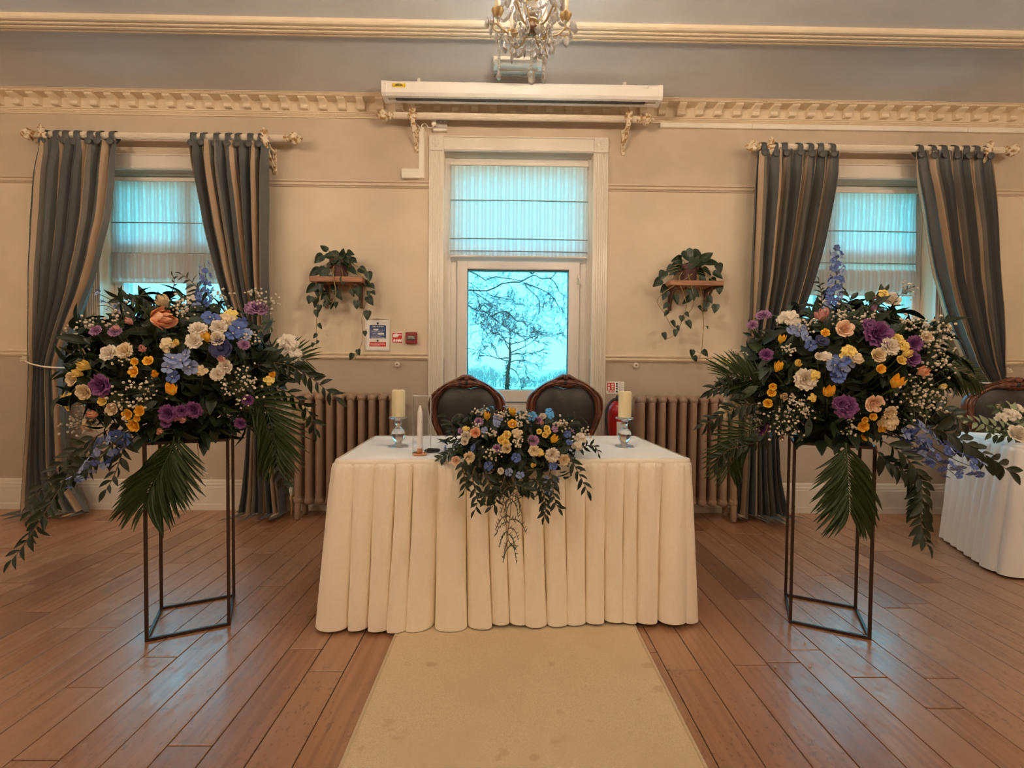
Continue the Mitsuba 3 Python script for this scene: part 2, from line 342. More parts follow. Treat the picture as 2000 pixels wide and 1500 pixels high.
# --- cornice, rails, skirting
cor = [(0.0, 3.055), (-0.010, 3.055), (-0.010, 3.063), (-0.016, 3.066), (-0.016, 3.074), (-0.012, 3.076), (-0.020, 3.079), (-0.020, 3.086), (-0.028, 3.089), (-0.028, 3.094), (-0.022, 3.096),
       (-0.026, 3.166), (-0.116, 3.166), (-0.116, 3.171), (-0.124, 3.172), (-0.126, 3.1755), (-0.138, 3.1765), (-0.140, 3.1795), (0.0, 3.1795)]
c = thing('trim_1', kind='structure')
part(c, 'cornice', extrude_x(cor, XL, XR), 'trim_cream')
blk = extrude_x([(-0.024, 3.099), (-0.054, 3.099), (-0.060, 3.104), (-0.061, 3.112), (-0.055, 3.120), (-0.056, 3.129), (-0.066, 3.139), (-0.086, 3.147), (-0.102, 3.153), (-0.107, 3.160), (-0.106, 3.1665), (-0.024, 3.1665)], -0.027, 0.027)
bead = cat([ico(0.0045, (x, -0.1185, 3.1685), 1) for x in (-0.060, -0.036, -0.012, 0.012, 0.036, 0.060)])
bp, bd = P(blk, 30), P(bead, True)
for k in range(-36, 38):
    part(c, 'modillion', bp, 'trim_cream', T().translate([k * 0.1444 + 0.03, 0, 0]))
    part(c, 'beading', bd, 'trim_cream', T().translate([k * 0.1444 + 0.03, 0, 0]))
dots = cat([ico(0.0042, (x, -0.017, 3.070), 0) for x in np.arange(XL + 0.01, XR, 0.0155)])
part(c, 'bead_row', dots, 'trim_cream', kind='stuff')
mould = [(-0.885, CEIL), (-0.885, 3.160), (-0.878, 3.152), (-0.868, 3.150), (-0.864, 3.155), (-0.852, 3.155), (-0.848, 3.148), (-0.840, 3.146), (-0.834, 3.152), (-0.824, 3.152), (-0.820, 3.144), (-0.806, 3.143), (-0.800, 3.150),
         (-0.790, 3.150), (-0.786, 3.144), (-0.770, 3.148), (-0.762, 3.160), (-0.762, CEIL)]
struct('trim_2', extrude_x(mould, XL, XR), 'trim_cream')
rail = [(0.0, 0.0), (-0.010, 0.0), (-0.012, 0.006), (-0.024, 0.010), (-0.026, 0.018), (-0.018, 0.022), (-0.018, 0.030), (-0.030, 0.036), (-0.032, 0.046), (-0.020, 0.050), (-0.014, 0.054), (0.0, 0.054)]
CAS = 0.112                                     # width of the window casings
def runs(z):                                    # stretches of wall between the casings
    xs, out = XL, []
    for a, b, z0, z1 in OPEN:
        if z0 - CAS < z < z1 + CAS: out.append((xs, a - CAS)); xs = b + CAS
    return out + [(xs, XR)]
for nm, z, m in (('trim_3', 1.193, 'trim_cream'), ('trim_4', 2.527, 'trim_tan')):
    t = thing(nm, kind='structure')
    for a, b in runs(z): part(t, 'rail', extrude_x([(p, q + z) for p, q in rail], a, b), m)
skirt = [(0.0, 0.0), (-0.026, 0.0), (-0.026, 0.045), (-0.022, 0.050), (-0.022, 0.180), (-0.017, 0.186), (-0.019, 0.200), (-0.012, 0.210), (-0.012, 0.226), (-0.006, 0.236), (0.0, 0.238)]
t = thing('baseboard_front', kind='structure')
for a, b in ((XL, OPEN[1][0] - CAS), (OPEN[1][1] + CAS, XR)): part(t, 'board', extrude_x(skirt, a, b), 'gloss_white')

# --- windows: reveal, casing, frame, panes, blind on its own
def casing(par, a, b, z0, z1, fluted, blocks):
    def arch(n=5):
        pts = [(-0.0, 0.0), (0.0, 0.028)]
        for i in range(n):
            c0 = 0.012 + i * (CAS - 0.024) / n; c1 = c0 + (CAS - 0.024) / n
            pts += [(c0, 0.028), (c0 + 0.003, 0.020), (c1 - 0.005, 0.020), (c1 - 0.002, 0.028)] if fluted else [(c0, 0.028)]
        return pts + [(CAS, 0.028), (CAS, 0.0)]
    for x, s in ((a, -1), (b, 1)):
        m = trimesh.creation.extrude_polygon(Polygon(arch()), z1 - z0, engine='earcut')
        v = m.vertices; m.vertices = np.stack([x + s * v[:, 0], -v[:, 1], v[:, 2] + z0], 1); m.fix_normals()
        part(par, 'casing', m, 'gloss_white')
    part(par, 'head_casing', cat([cbox(a, b, -0.028, 0, z1, z1 + CAS), cbox(a, b, -0.034, 0, z1 + 0.004, z1 + 0.018), cbox(a, b, -0.038, 0, z1 + CAS - 0.012, z1 + CAS)]), 'gloss_white')
    if blocks:
        for x in (a - CAS, b):
            q = cat([cbox(x, x + CAS, -0.034, 0, z1 - 0.002, z1 + CAS + 0.004)] + [ico(0.016, (x + CAS / 2 + dx, -0.034, z1 + CAS / 2 + dz), 1, (1, 0.4, 1)) for dx, dz in ((0.022, 0), (-0.022, 0), (0, 0.022), (0, -0.022), (0, 0))])
            part(par, 'corner_block', q, 'gloss_white')
def bars(rects, y0, y1, c=0.006): return cat([cbox(a, b, y0, y1, z0, z1, c) for a, b, z0, z1 in rects])
def frame_rects(a, b, z0, z1, w): return [(a, a + w, z0, z1), (b - w, b, z0, z1), (a + w, b - w, z0, z0 + w), (a + w, b - w, z1 - w, z1)]
YF = 0.11                                       # inner face of the window frames
for n, (a, b, z0, z1) in enumerate(OPEN):
    wn = thing(f'window_{n + 1}', kind='structure')
    casing(wn, a, b, z0, z1, True, n == 1)
    if n == 1:
        fa, fb = -0.462, 0.650
        part(wn, 'frame', cat([bars([(a - 0.01, fa + 0.012, z0, z1), (fb - 0.012, b + 0.01, z0, z1)], YF - 0.02, 0.26), bars([(fa, fb, z1 - 0.03, z1 + 0.01), (fa, fb, 1.990, 2.075)], YF, 0.20)]), 'upvc_white')
        up = (-0.405, 0.585, 2.075, 2.705); lo = (-0.318, 0.500, 0.958, 1.930)
        part(wn, 'upper_sash', bars([(fa, up[0], up[2], z1 - 0.02), (up[1], fb, up[2], z1 - 0.02), (up[0], up[1], up[3], z1 - 0.02), (up[0], up[1], up[2] - 0.02, up[2])], YF + 0.005, 0.19), 'upvc_white')
        part(wn, 'lower_sash', bars([(-0.402, lo[0], 0.86, 1.995), (lo[1], 0.590, 0.86, 1.995), (lo[0], lo[1], lo[3], 1.995), (lo[0], lo[1], 0.86, lo[2])], YF - 0.012, 0.18), 'upvc_white')
        part(wn, 'jamb', bars([(fa, -0.404, z0, 1.995), (0.592, fb, z0, 1.995), (-0.404, 0.592, 0.835, 0.857)], YF + 0.008, 0.19), 'upvc_white')
        part(wn, 'gasket', bars([(lo[0], lo[0] + 0.004, lo[2], lo[3]), (lo[1] - 0.004, lo[1], lo[2], lo[3]), (lo[0], lo[1], lo[3] - 0.007, lo[3]), (lo[0], lo[1], lo[2], lo[2] + 0.003)], YF + 0.006, 0.17, 0.001), 'gasket_black')
        part(wn, 'kick_panel', cat([cbox(-0.404, 0.592, YF + 0.002, 0.18, z0, 0.835), cbox(-0.30, 0.49, YF - 0.006, 0.15, 0.22, 0.76, 0.006)]), 'upvc_white')
        part(wn, 'pane', grid(lambda s, t: np.stack([lo[0] + s * (lo[1] - lo[0]), 0 * s + 0.16, lo[2] + t * (lo[3] - lo[2])], -1), 1, 1)[0], 'glass_pane')
        part(wn, 'pane', grid(lambda s, t: np.stack([up[0] + s * (up[1] - up[0]), 0 * s + 0.16, up[2] + t * (up[3] - up[2])], -1), 1, 1)[0], 'glass_pane')
        hx, hz = 0.577, 1.845
        part(wn, 'handle', cat([cbox(hx - 0.012, hx + 0.012, YF - 0.024, YF - 0.01, hz - 0.03, hz + 0.05, 0.004), tube(spline([(hx, YF - 0.03, hz + 0.02), (hx + 0.002, YF - 0.055, hz + 0.005), (hx + 0.012, YF - 0.058, hz - 0.03), (hx + 0.030, YF - 0.05, hz - 0.058)], 12), 0.007, 8)]), 'gloss_white')
        part(wn, 'threshold', cbox(a, b, -0.01, 0.28, z0 - 0.02, z0 + 0.004), 'gloss_white')
    else:
        mu = (-2.516) if n == 0 else (2.591)
        panes = []
        xs = [(a + 0.055, mu - 0.035), (mu + 0.035, b - 0.055)]; zs = [(z0 + 0.06, 2.02), (2.09, z1 - 0.06)]
        part(wn, 'frame', bars(frame_rects(a, b, z0, z1, 0.055) + [(mu - 0.035, mu + 0.035, z0 + 0.05, z1 - 0.05), (a + 0.05, mu - 0.03, 2.02, 2.09), (mu + 0.03, b - 0.05, 2.02, 2.09)], YF, 0.19), 'upvc_white')
        for xa, xb in xs:
            for za, zb in zs:
                part(wn, 'sash', bars(frame_rects(xa - 0.012, xb + 0.012, za - 0.012, zb + 0.012, 0.032), YF - 0.008, 0.18), 'upvc_white')
                part(wn, 'pane', grid(lambda s, t: np.stack([xa + s * (xb - xa), 0 * s + 0.16, za + t * (zb - za)], -1), 1, 1)[0], 'glass_pane')
        part(wn, 'sill', cbox(a - 0.03, b + 0.03, -0.045, YF, z0 - 0.03, z0, 0.006), 'gloss_white')

# ================================================================== BLINDS
def blind(label, x0, x1, zt, zb, rods, fold, seed, y=0.062):
    b = thing('roman_blind', label, 'blind', 'sheer roman blinds in the windows')
    r = np.random.default_rng(seed)
    def sheet(za, zc, yy, bow=0.004, taper=0.0):
        def fn(s, t):
            z = za + (zc - za) * t
            x = x0 + (x1 - x0) * s - taper * t * (0.5 - s)
            w = meshkit.fbm(np.stack([x * 9, z * 5 + seed, 0 * x], -1), 3, seed) - 0.5
            return np.stack([x, yy + bow * w * 2 + 0.002 * np.sin(x * 40 + seed), z], -1)
        m, uv = grid(fn, 40, 40)
        return P(m, True, uv=np.stack([m.vertices[:, 0] + 3 * seed, m.vertices[:, 2]], -1))
    part(b, 'fabric', sheet(zt, fold[0] if fold else zb, y, 0.010, 0.03), 'sheer')
    if fold:
        for k, (za, zc, yy) in enumerate(((fold[0] + 0.003, zb + 0.035, y - 0.020), (fold[0] + 0.02, zb + 0.02, y - 0.006), (fold[0] + 0.01, zb + 0.012, y + 0.006), (fold[0] + 0.0, zb + 0.001, y - 0.012))):
            part(b, 'fold', sheet(za, zc, yy, 0.003), 'sheer')
    part(b, 'head_rail', cbox(x0 - 0.008, x1 + 0.008, y - 0.015, y + 0.012, zt - 0.012, zt + 0.016, 0.003), 'gloss_white')
    for z in rods: part(b, 'batten', tube(spline([(x0 - 0.008, y - 0.008, z), (x0 + 0.4 * (x1 - x0), y - 0.010, z + 0.002), (x1 + 0.008, y - 0.008, z - 0.001)], 8), 0.0042, 6), 'rod_grey')
    part(b, 'hem_bar', cbox(x0, x1, y - 0.006, y + 0.002, zb - 0.004, zb + 0.008, 0.002), 'gloss_white')
    part(b, 'cord', cat([tube([(x1 - 0.012, y + 0.01, zt), (x1 - 0.012, y + 0.01, zb - 0.02)], 0.0015, 5), ico(0.007, (x1 - 0.012, y + 0.01, zb - 0.028), 1)]), 'rope_cream')
blind('cream sheer blind half drawn in the left window, folded up at its foot', -3.104, OPEN[0][1] - 0.01, 2.587, 1.785, [2.251, 2.011], (2.007,), 1)
blind('pale sheer blind hanging flat over the tall centre window', -0.446, 0.630, 2.742, 2.018, [2.457, 2.156, 2.059], None, 2, 0.05)
blind('cream sheer blind half drawn in the right window behind the blue flower spike', OPEN[2][0] + 0.01, 3.280, 2.573, 1.748, [2.256, 2.002], (1.937,), 3)

# ================================================================== CURTAIN POLES
def finial(sgn):
    prof = [(0.0, 0.0), (0.026, 0.0), (0.026, 0.008), (0.021, 0.012), (0.021, 0.022), (0.030, 0.026), (0.030, 0.036), (0.018, 0.042), (0.024, 0.050), (0.042, 0.062), (0.047, 0.075), (0.042, 0.090), (0.030, 0.099), (0.028, 0.103), (0.031, 0.106), (0.024, 0.111), (0.020, 0.113),
            (0.022, 0.117), (0.014, 0.123), (0.011, 0.125), (0.012, 0.129), (0.005, 0.136), (0.0, 0.138)]
    m = lathe(prof, 40)
    v = m.vertices; a = np.arctan2(v[:, 1], v[:, 0]); r = np.hypot(v[:, 0], v[:, 1])
    k = np.clip((v[:, 2] - 0.048) / 0.008, 0, 1) * np.clip((0.100 - v[:, 2]) / 0.008, 0, 1)
    s = 1 - 0.22 * k * np.abs(np.sin(a * 2.5 + (v[:, 2] - 0.07) * 14)) ** 5
    v[:, 0] *= s; v[:, 1] *= s; m.vertices = v
    m.apply_transform(trimesh.transformations.rotation_matrix(sgn * PI / 2, [0, 1, 0])); return m
def bracket_parts():
    leaf = []
    for k, (a, l) in enumerate(((0, 0.062), (0.42, 0.056), (-0.42, 0.056), (0.85, 0.044), (-0.85, 0.044), (1.25, 0.030), (-1.25, 0.030))):
        e = trimesh.creation.icosphere(subdivisions=2, radius=1.0)
        e.vertices = e.vertices * (0.0105, 0.010, l / 2) + (0, -0.006 * math.cos(a), l / 2)
        e.apply_transform(trimesh.transformations.rotation_matrix(a, [0, 1, 0])); e.apply_translation((0, 0, -0.012 + 0.010 * (k == 0) - 0.016 * (k > 2) - 0.012 * (k > 4))); leaf.append(e)
    lf = cat(leaf); lf.apply_transform(trimesh.transformations.rotation_matrix(0.18, [1, 0, 0])); lf.apply_translation((0, -0.034, 0.0))
    stem = cat([tube(spline([(dx, -0.034, -0.005), (dx * 0.9, -0.036, -0.035), (dx * 0.6, 0.0, -0.085), (dx * 0.6, 0.075, -0.150), (dx * 0.8, 0.118, -0.178)], 22), np.linspace(0.010, 0.0065, 22), 8) for dx in (-0.011, 0.0, 0.011)])
    curl = cat([tube(spline([(0, 0.030, -0.030), (0, 0.060, -0.050), (0, 0.100, -0.052), (0, 0.120, -0.045)], 12), 0.009, 8), cbox(-0.016, 0.016, 0.112, 0.125, -0.215, -0.02, 0.004), lathe([(0, -0.008), (0.017, -0.006), (0.017, 0.0), (0.008, 0.004), (0, 0.004)], 14, (0, 0.116, -0.205), 'y')])
    return lf, stem, curl
LEAF, STEM, CURL = [P(m, 40) for m in bracket_parts()]
FIN = {s: P(finial(s), 45) for s in (-1, 1)}
def pole(label, x0, x1, z, brackets, y=-0.125, r=0.0235):
    p = thing('curtain_pole', label, 'curtain pole')
    n = 28; a = np.linspace(0, 2 * PI, n * 2, endpoint=False); rr = r * (1 - 0.05 * (np.arange(n * 2) % 2))
    ring = np.stack([rr * np.cos(a), rr * np.sin(a)], -1)
    m = trimesh.creation.extrude_polygon(Polygon(ring), x1 - x0, engine='earcut')
    v = m.vertices; m.vertices = np.stack([x0 + v[:, 2], y + v[:, 0], z + v[:, 1]], 1); m.fix_normals()
    part(p, 'rod', m, 'pole_paint')
    part(p, 'finial', FIN[-1], 'gilt_cream', T().translate([x0, y, z])); part(p, 'finial', FIN[1], 'gilt_cream', T().translate([x1, y, z]))
    for b in brackets:
        k = part(p, 'bracket', CURL, 'gilt_cream', T().translate([b, y, z]))
        part(k, 'acanthus_leaf', LEAF, 'gilt_cream', T().translate([b, y, z]))
        part(k, 'scroll', STEM, 'gilt_cream', T().translate([b, y, z]))
PZ = (2.839, 3.020, 2.830)
pole('cream and gilt curtain pole over the left window', -3.490, -1.673, PZ[0], [-3.432, -1.805])
pole('bare cream and gilt curtain pole under the projector screen case', -0.855, 0.967, PZ[1], [-0.712, 0.899])
pole('cream and gilt curtain pole over the right window', 1.933, 3.773, PZ[2], [1.977, 3.633])

# ================================================================== CURTAINS
def curtain(label, rows, pz, tie, seed, nf=7, width=2.4, yc=-0.15, flip=False, tabs=7):
    """rows: (z, x left, x right); the cloth hangs in pleats between them, is held at tie and spreads on the floor."""
    c = thing('curtain', label, 'curtain', 'striped curtains at the windows')
    rows = np.array(rows, float); r = np.random.default_rng(seed)
    zs, xl, xr = rows[:, 0], rows[:, 1], rows[:, 2]
    ph = r.uniform(-0.5, 0.5, 40)
    def fn(s, t):
        n = len(zs) - 1; k = t * (n + 0.9)
        kk = np.minimum(k, n); z = np.interp(kk, np.arange(n + 1), zs); a = np.interp(kk, np.arange(n + 1), xl); b = np.interp(kk, np.arange(n + 1), xr)
        pool = np.clip(k - n, 0, 1) / 0.9                                   # the last stretch lies on the floor
        w = b - a
        sw = s + 0.035 * np.interp(s, np.linspace(0, 1, 12), ph[:12]) * 1.0
        f = nf * sw * 2 * PI + 0.7 * np.interp(t, np.linspace(0, 1, 6), ph[12:18]) + 0.5 * np.sin(3 * s * PI + seed)
        amp = np.clip(0.050 + 0.03 * (0.55 - w), 0.04, 0.068) * (0.45 + 0.55 * np.clip(t * 9, 0, 1)) * (1 + 0.4 * np.interp(s, np.linspace(0, 1, 9), ph[20:29]))
        amp = amp * (1 + 0.7 * pool)
        x = a + w * np.clip(s + 0.055 / nf * 7 * np.sin(2 * f + 0.6) * 0.25, -0.02, 1.02)
        y = yc + amp * np.sin(f) - 0.012 * np.sin(t * 7 + s * 5) - 0.05 * np.clip((t - 0.5) * 2, 0, 1) ** 2
        big = meshkit.fbm(np.stack([x * 6, z * 2.2, 0 * x + seed], -1), 2, seed) - 0.5
        y = y + 0.03 * big * np.clip(t * 4, 0, 1)
        y = y - pool * (0.10 + 0.07 * np.sin(f * 0.5 + seed)); z = z + pool * (0.016 + 0.020 * (1 + np.sin(f * 0.9)) * (1 - pool))
        x = x + pool * 0.03 * np.sin(f * 0.37 + seed * 2) + pool * (s - 0.5) * 0.08
        return np.stack([x, np.minimum(y, -0.045), np.maximum(z, 0.006)], -1)
    m, uv = grid(fn, 200, 150)
    part(c, 'cloth', P(m, True, uv=np.stack([uv[:, 0] * width + seed * 0.31, uv[:, 1] * 2.8], -1)), 'curtain_stripe')
    y = -0.125; top = zs[0]
    tab = tube(spline([(0, 0.006, -0.055), (0, 0.029, -0.012), (0, 0.027, 0.012), (0, 0.0, 0.029), (0, -0.027, 0.012), (0, -0.030, -0.02), (0, -0.034, -0.075)], 20), 0.003, 6)
    tab.vertices = tab.vertices * (7.5, 1, 1)
    tp = P(tab, True); bt = P(lathe([(0, -0.006), (0.022, -0.005), (0.026, -0.001), (0.026, 0.003), (0.021, 0.007), (0, 0.009)], 20, (0, 0, 0), 'y'), 40)
    for i in range(tabs):
        x = xl[0] + (xr[0] - xl[0]) * ((i + 0.5) / tabs) + r.uniform(-0.012, 0.012)
        k = part(c, 'tab', tp, 'curtain_plain', T().translate([x, y, pz]).rotate([0, 0, 1], float(r.uniform(-14, 14))))
        part(k, 'button', bt, 'curtain_plain', T().translate([x + r.uniform(-0.004, 0.004), y - 0.045, pz - 0.062 + r.uniform(-0.006, 0.006)]))
    ti, side = tie
    zt = zs[ti]; a, b = xl[ti], xr[ti]
    hook = (a - 0.012) if side < 0 else (b + 0.012)
    far = b if side < 0 else a
    pts = [(hook, -0.10, zt + 0.045), (hook + (far - hook) * 0.10, -0.20, zt + 0.04), (hook + (far - hook) * 0.35, -0.252, zt + 0.022), (hook + (far - hook) * 0.7, -0.255, zt - 0.002), (far, -0.215, zt - 0.012), (far - 0.012 * side, -0.14, zt - 0.01), (far + (hook - far) * 0.1, -0.07, zt - 0.005), (far + (hook - far) * 0.5, -0.04, zt + 0.01), (hook + (far - hook) * 0.05, -0.035, zt + 0.04), (hook, -0.09, zt + 0.045)]
    part(c, 'tieback_cord', P(tube(spline(pts, 40), 0.0062, 8), True), 'rope_cream', label='cream cord holding the curtain back')
    return c
def rows_of(*r): return r
curtain('left curtain of the left window, held back by a cream cord', [(2.792, -3.473, -2.898), (2.698, -3.468, -2.903), (2.472, -3.501, -2.913), (2.207, -3.529, -2.947), (1.941, -3.541, -3.004), (1.712, -3.549, -3.068), (1.483, -3.553, -3.162), (1.252, -3.557, -3.253), (1.118, -3.555, -3.297), (0.944, -3.562, -3.292), (0.674, -3.571, -3.281), (0.403, -3.583, -3.270), (0.189, -3.595, -3.204), (0.030, -3.597, -3.091)], PZ[0], (8, -1), 1)
curtain('right curtain of the left window, behind the white gypsophila', [(2.801, -2.385, -1.793), (2.639, -2.367, -1.798), (2.412, -2.320, -1.795), (2.147, -2.265, -1.797), (1.880, -2.199, -1.794), (1.651, -2.128, -1.791), (1.421, -2.034, -1.788), (1.229, -1.927, -1.785), (1.144, -1.901, -1.782), (0.958, -1.917, -1.767), (0.686, -1.934, -1.738), (0.413, -1.955, -1.708), (0.178, -1.976, -1.678), (0.030, -1.996, -1.651)], PZ[0], (8, 1), 4)
curtain('left curtain of the right window, beside the wall plant', [(2.793, 1.873, 2.506), (2.624, 1.869, 2.495), (2.393, 1.867, 2.454), (2.123, 1.865, 2.399), (1.851, 1.863, 2.335), (1.618, 1.861, 2.254), (1.383, 1.858, 2.158), (1.226, 1.854, 2.067), (1.140, 1.856, 2.045), (0.912, 1.845, 2.047), (0.636, 1.828, 2.065), (0.360, 1.818, 2.088), (0.141, 1.799, 2.133), (0.030, 1.782, 2.160)], PZ[2], (8, -1), 2)
curtain('right curtain of the right window, nearest the right edge', [(2.803, 3.079, 3.685), (2.641, 3.099, 3.695), (2.410, 3.154, 3.711), (2.139, 3.214, 3.729), (1.868, 3.283, 3.751), (1.634, 3.362, 3.768), (1.399, 3.457, 3.776), (1.203, 3.560, 3.776), (1.065, 3.661, 3.781), (0.848, 3.652, 3.797), (0.570, 3.646, 3.823), (0.291, 3.640, 3.849), (0.151, 3.629, 3.867), (0.030, 3.622, 3.884)], PZ[2], (8, 1), 6)

def holdback(label, pos, dirx):
    h = thing('curtain_holdback', label, 'curtain hook')
    x, y, z = pos
    petals = cat([moved(ico(1.0, (0, 0, 0), 2, (0.011, 0.011, 0.024)), frame_to((0.013 * math.cos(a), 0.013 * math.sin(a), 0.058), (0.55 * math.cos(a), 0.55 * math.sin(a), 1))) for a in np.arange(6) * PI / 3] + [ico(0.010, (0, 0, 0.06), 2)])
    M = frame_to((x, y, z), (dirx[0], dirx[1], dirx[2]))
    part(h, 'shank', P(moved(tube([(0, 0, -0.05), (0, 0, 0.04)], 0.006, 10), M), 40), 'rope_cream')
    part(h, 'collar', P(moved(lathe([(0.0, 0.0), (0.014, 0.002), (0.020, 0.008), (0.014, 0.014), (0.022, 0.021), (0.014, 0.029), (0.010, 0.036), (0, 0.038)], 20), M), 40), 'rope_cream')
    part(h, 'tulip_end', P(moved(petals, M), True), 'rope_cream')
    part(h, 'wall_plate', P(lathe([(0, -0.004), (0.020, -0.003), (0.020, 0.004), (0, 0.006)], 16, (x - dirx[0] * 0.05, -0.006, z - dirx[2] * 0.05), 'y')), 'rope_cream')
    part(h, 'arm', P(tube([(x - dirx[0] * 0.05, -0.004, z - dirx[2] * 0.05), (x - dirx[0] * 0.05, y, z - dirx[2] * 0.05)], 0.006, 8)), 'rope_cream')
holdback('cream tulip-shaped curtain hook on the wall left of the far left curtain', (-3.582, -0.100, 1.152), (-0.95, -0.1, 0.25))
holdback('cream tulip-shaped curtain hook on the wall above the chair at the right edge', (3.852, -0.100, 1.106), (0.75, -0.1, 0.65))
for lab, q in (('round white knob on the wall left of the tall window, below the chair rail', (-0.852, 0.000, 1.155)), ('round white knob on the wall right of the tall window, below the chair rail', (1.023, 0.000, 1.164))):
    k = thing('curtain_peg', lab, 'wall knob')
    part(k, 'knob', P(lathe([(0.008, 0.030), (0.013, 0.031), (0.021, 0.026), (0.024, 0.018), (0.020, 0.008), (0.013, 0.003), (0.018, -0.001), (0.0, -0.001)], 24, q, 'y'), 40), 'gloss_white')
    part(k, 'screw', P(lathe([(0.0, 0.026), (0.0082, 0.026), (0.0082, 0.02), (0, 0.02)], 14, q, 'y')), 'brass_dark')

# ================================================================== RADIATORS
def hullsph(pts):
    return trimesh.convex.convex_hull(np.vstack([trimesh.creation.icosphere(subdivisions=2, radius=1.0).vertices * r + p for p, r in pts]))
def rad_section():
    Z0, Z1, ms = 0.145, 0.905, []
    for y in (-0.062, 0.0, 0.062):
        ms.append(hullsph([((0, y, Z0), (0.0235, 0.027, 0.03)), ((0, y, Z1 - 0.03), (0.0235, 0.027, 0.03))]))
    for z, up in ((Z1, 1), (Z0, -1)):
        ms.append(hullsph([((0, -0.060, z), (0.031, 0.031, 0.034)), ((0, 0.060, z), (0.031, 0.031, 0.034))]))
        ms.append(hullsph([((0, -0.050, z + 0.010 * up), (0.036, 0.026, 0.026)), ((0, 0.050, z + 0.010 * up), (0.036, 0.026, 0.026))]))
        ms.append(lathe([(0, -0.0395), (0.024, -0.0395), (0.024, 0.0395), (0, 0.0395)], 16, (0, 0, z), 'x'))
    return cat(ms)
RAD = P(rad_section(), 35)
RFOOT = P(cat([hullsph([((0, y, 0.14), (0.022, 0.022, 0.02)), ((0, y * 1.15, 0.012), (0.020, 0.024, 0.012))]) for y in (-0.062, 0.062)]), 35)
def radiator(label, x0, n, y=-0.185, pitch=0.0775, valve=-1):
    r = thing('radiator', label, 'radiator', None)
    for i in range(n): part(r, 'section', RAD, 'radiator_paint', T().translate([x0 + pitch * i, y, 0]))
    for i in (0, n - 1): part(r, 'feet', RFOOT, 'radiator_paint', T().translate([x0 + pitch * i, y, 0]))
    xv = x0 - 0.075 if valve < 0 else x0 + pitch * (n - 1) + 0.075
    v = part(r, 'valve', cat([tube([(xv, y, 0.0), (xv, y, 0.16)], 0.009, 10), tube([(xv, y, 0.145), (x0 if valve < 0 else x0 + pitch * (n - 1), y, 0.145)], 0.011, 10), lathe([(0, 0.13), (0.016, 0.13), (0.018, 0.165), (0, 0.168)], 12, (xv, y, 0))]), 'brass')
    part(v, 'cap', lathe([(0, 0.165), (0.017, 0.165), (0.019, 0.20), (0.015, 0.225), (0, 0.228)], 16, (xv, y, 0)), 'valve_white')
radiator('brown column radiator left of the tall window, behind the left end of the white table', -1.529, 10)
radiator('brown column radiator right of the tall window, behind the right flower stand', 1.009, 10, valve=-1)

# ================================================================== WALL FITTINGS
p = thing('projector_screen', 'long white rolled up projector screen case under the ceiling', 'projector screen')
bx0, bx1, bz0, bz1 = -0.890, 1.089, 3.042, 3.138
prof = [(-0.3600, bz0 + 0.016), (-0.3600, bz1 - 0.008), (-0.3520, bz1), (-0.2600, bz1), (-0.2520, bz1 - 0.008), (-0.2520, bz0), (-0.2850, bz0), (-0.2880, bz0 + 0.018), (-0.3150, bz0 + 0.018), (-0.3180, bz0), (-0.3440, bz0)]
part(p, 'case', extrude_x(prof, bx0 + 0.03, bx1 - 0.03), 'screen_white')
capo = [(-0.3630, bz0 + 0.014), (-0.3630, bz1 - 0.006), (-0.3540, bz1 + 0.003), (-0.2580, bz1 + 0.003), (-0.2490, bz1 - 0.006), (-0.2490, bz0 - 0.003), (-0.3460, bz0 - 0.003)]
for a, b in ((bx0, bx0 + 0.032), (bx1 - 0.032, bx1)): part(p, 'end_cap', extrude_x(capo, a, b), 'screen_white')
part(p, 'slot_bar', cbox(bx0 + 0.09, bx1 - 0.11, -0.3140, -0.2890, bz0 - 0.006, bz0 + 0.016, 0.003), 'ink_black', label='black weight bar in the slot')
for x in (-0.638, 0.829): part(p, 'ceiling_bracket', cat([cbox(x - 0.02, x + 0.02, -0.3400, -0.2700, bz1 - 0.002, bz1 + 0.012), cbox(x - 0.012, x + 0.012, -0.3200, -0.2900, bz1, CEIL + 0.001)]), 'plastic_white')
sx, sz = -0.768, 3.105
st = part(p, 'warning_sticker', cbox(sx - 0.046, sx + 0.046, -0.3625, -0.3595, sz - 0.013, sz + 0.013, 0.0008), 'sticker_yellow', label='yellow warning sticker')
part(st, 'print', cat([box(sx - 0.030 + 0.002 * i, sx + 0.030 - 0.004 * i, -0.3632, -0.3622, sz + d, sz + d + 0.003) for i, d in enumerate((-0.008, -0.003, 0.002, 0.006))] + [box(sx - 0.042, sx - 0.0405, -0.3632, -0.3622, sz - 0.011, sz + 0.011), box(sx + 0.0405, sx + 0.042, -0.3632, -0.3622, sz - 0.011, sz + 0.011)]), 'ink_black')
lx, lz = 0.969, 3.116
part(p, 'maker_mark', cat([box(lx - 0.020, lx + 0.020, -0.3615, -0.3595, lz - 0.004, lz - 0.0015), extrude_y([(lx + 0.012, lz), (lx + 0.019, lz), (lx + 0.0155, lz + 0.010)], -0.3615, -0.3595)]), 'plastic_grey')

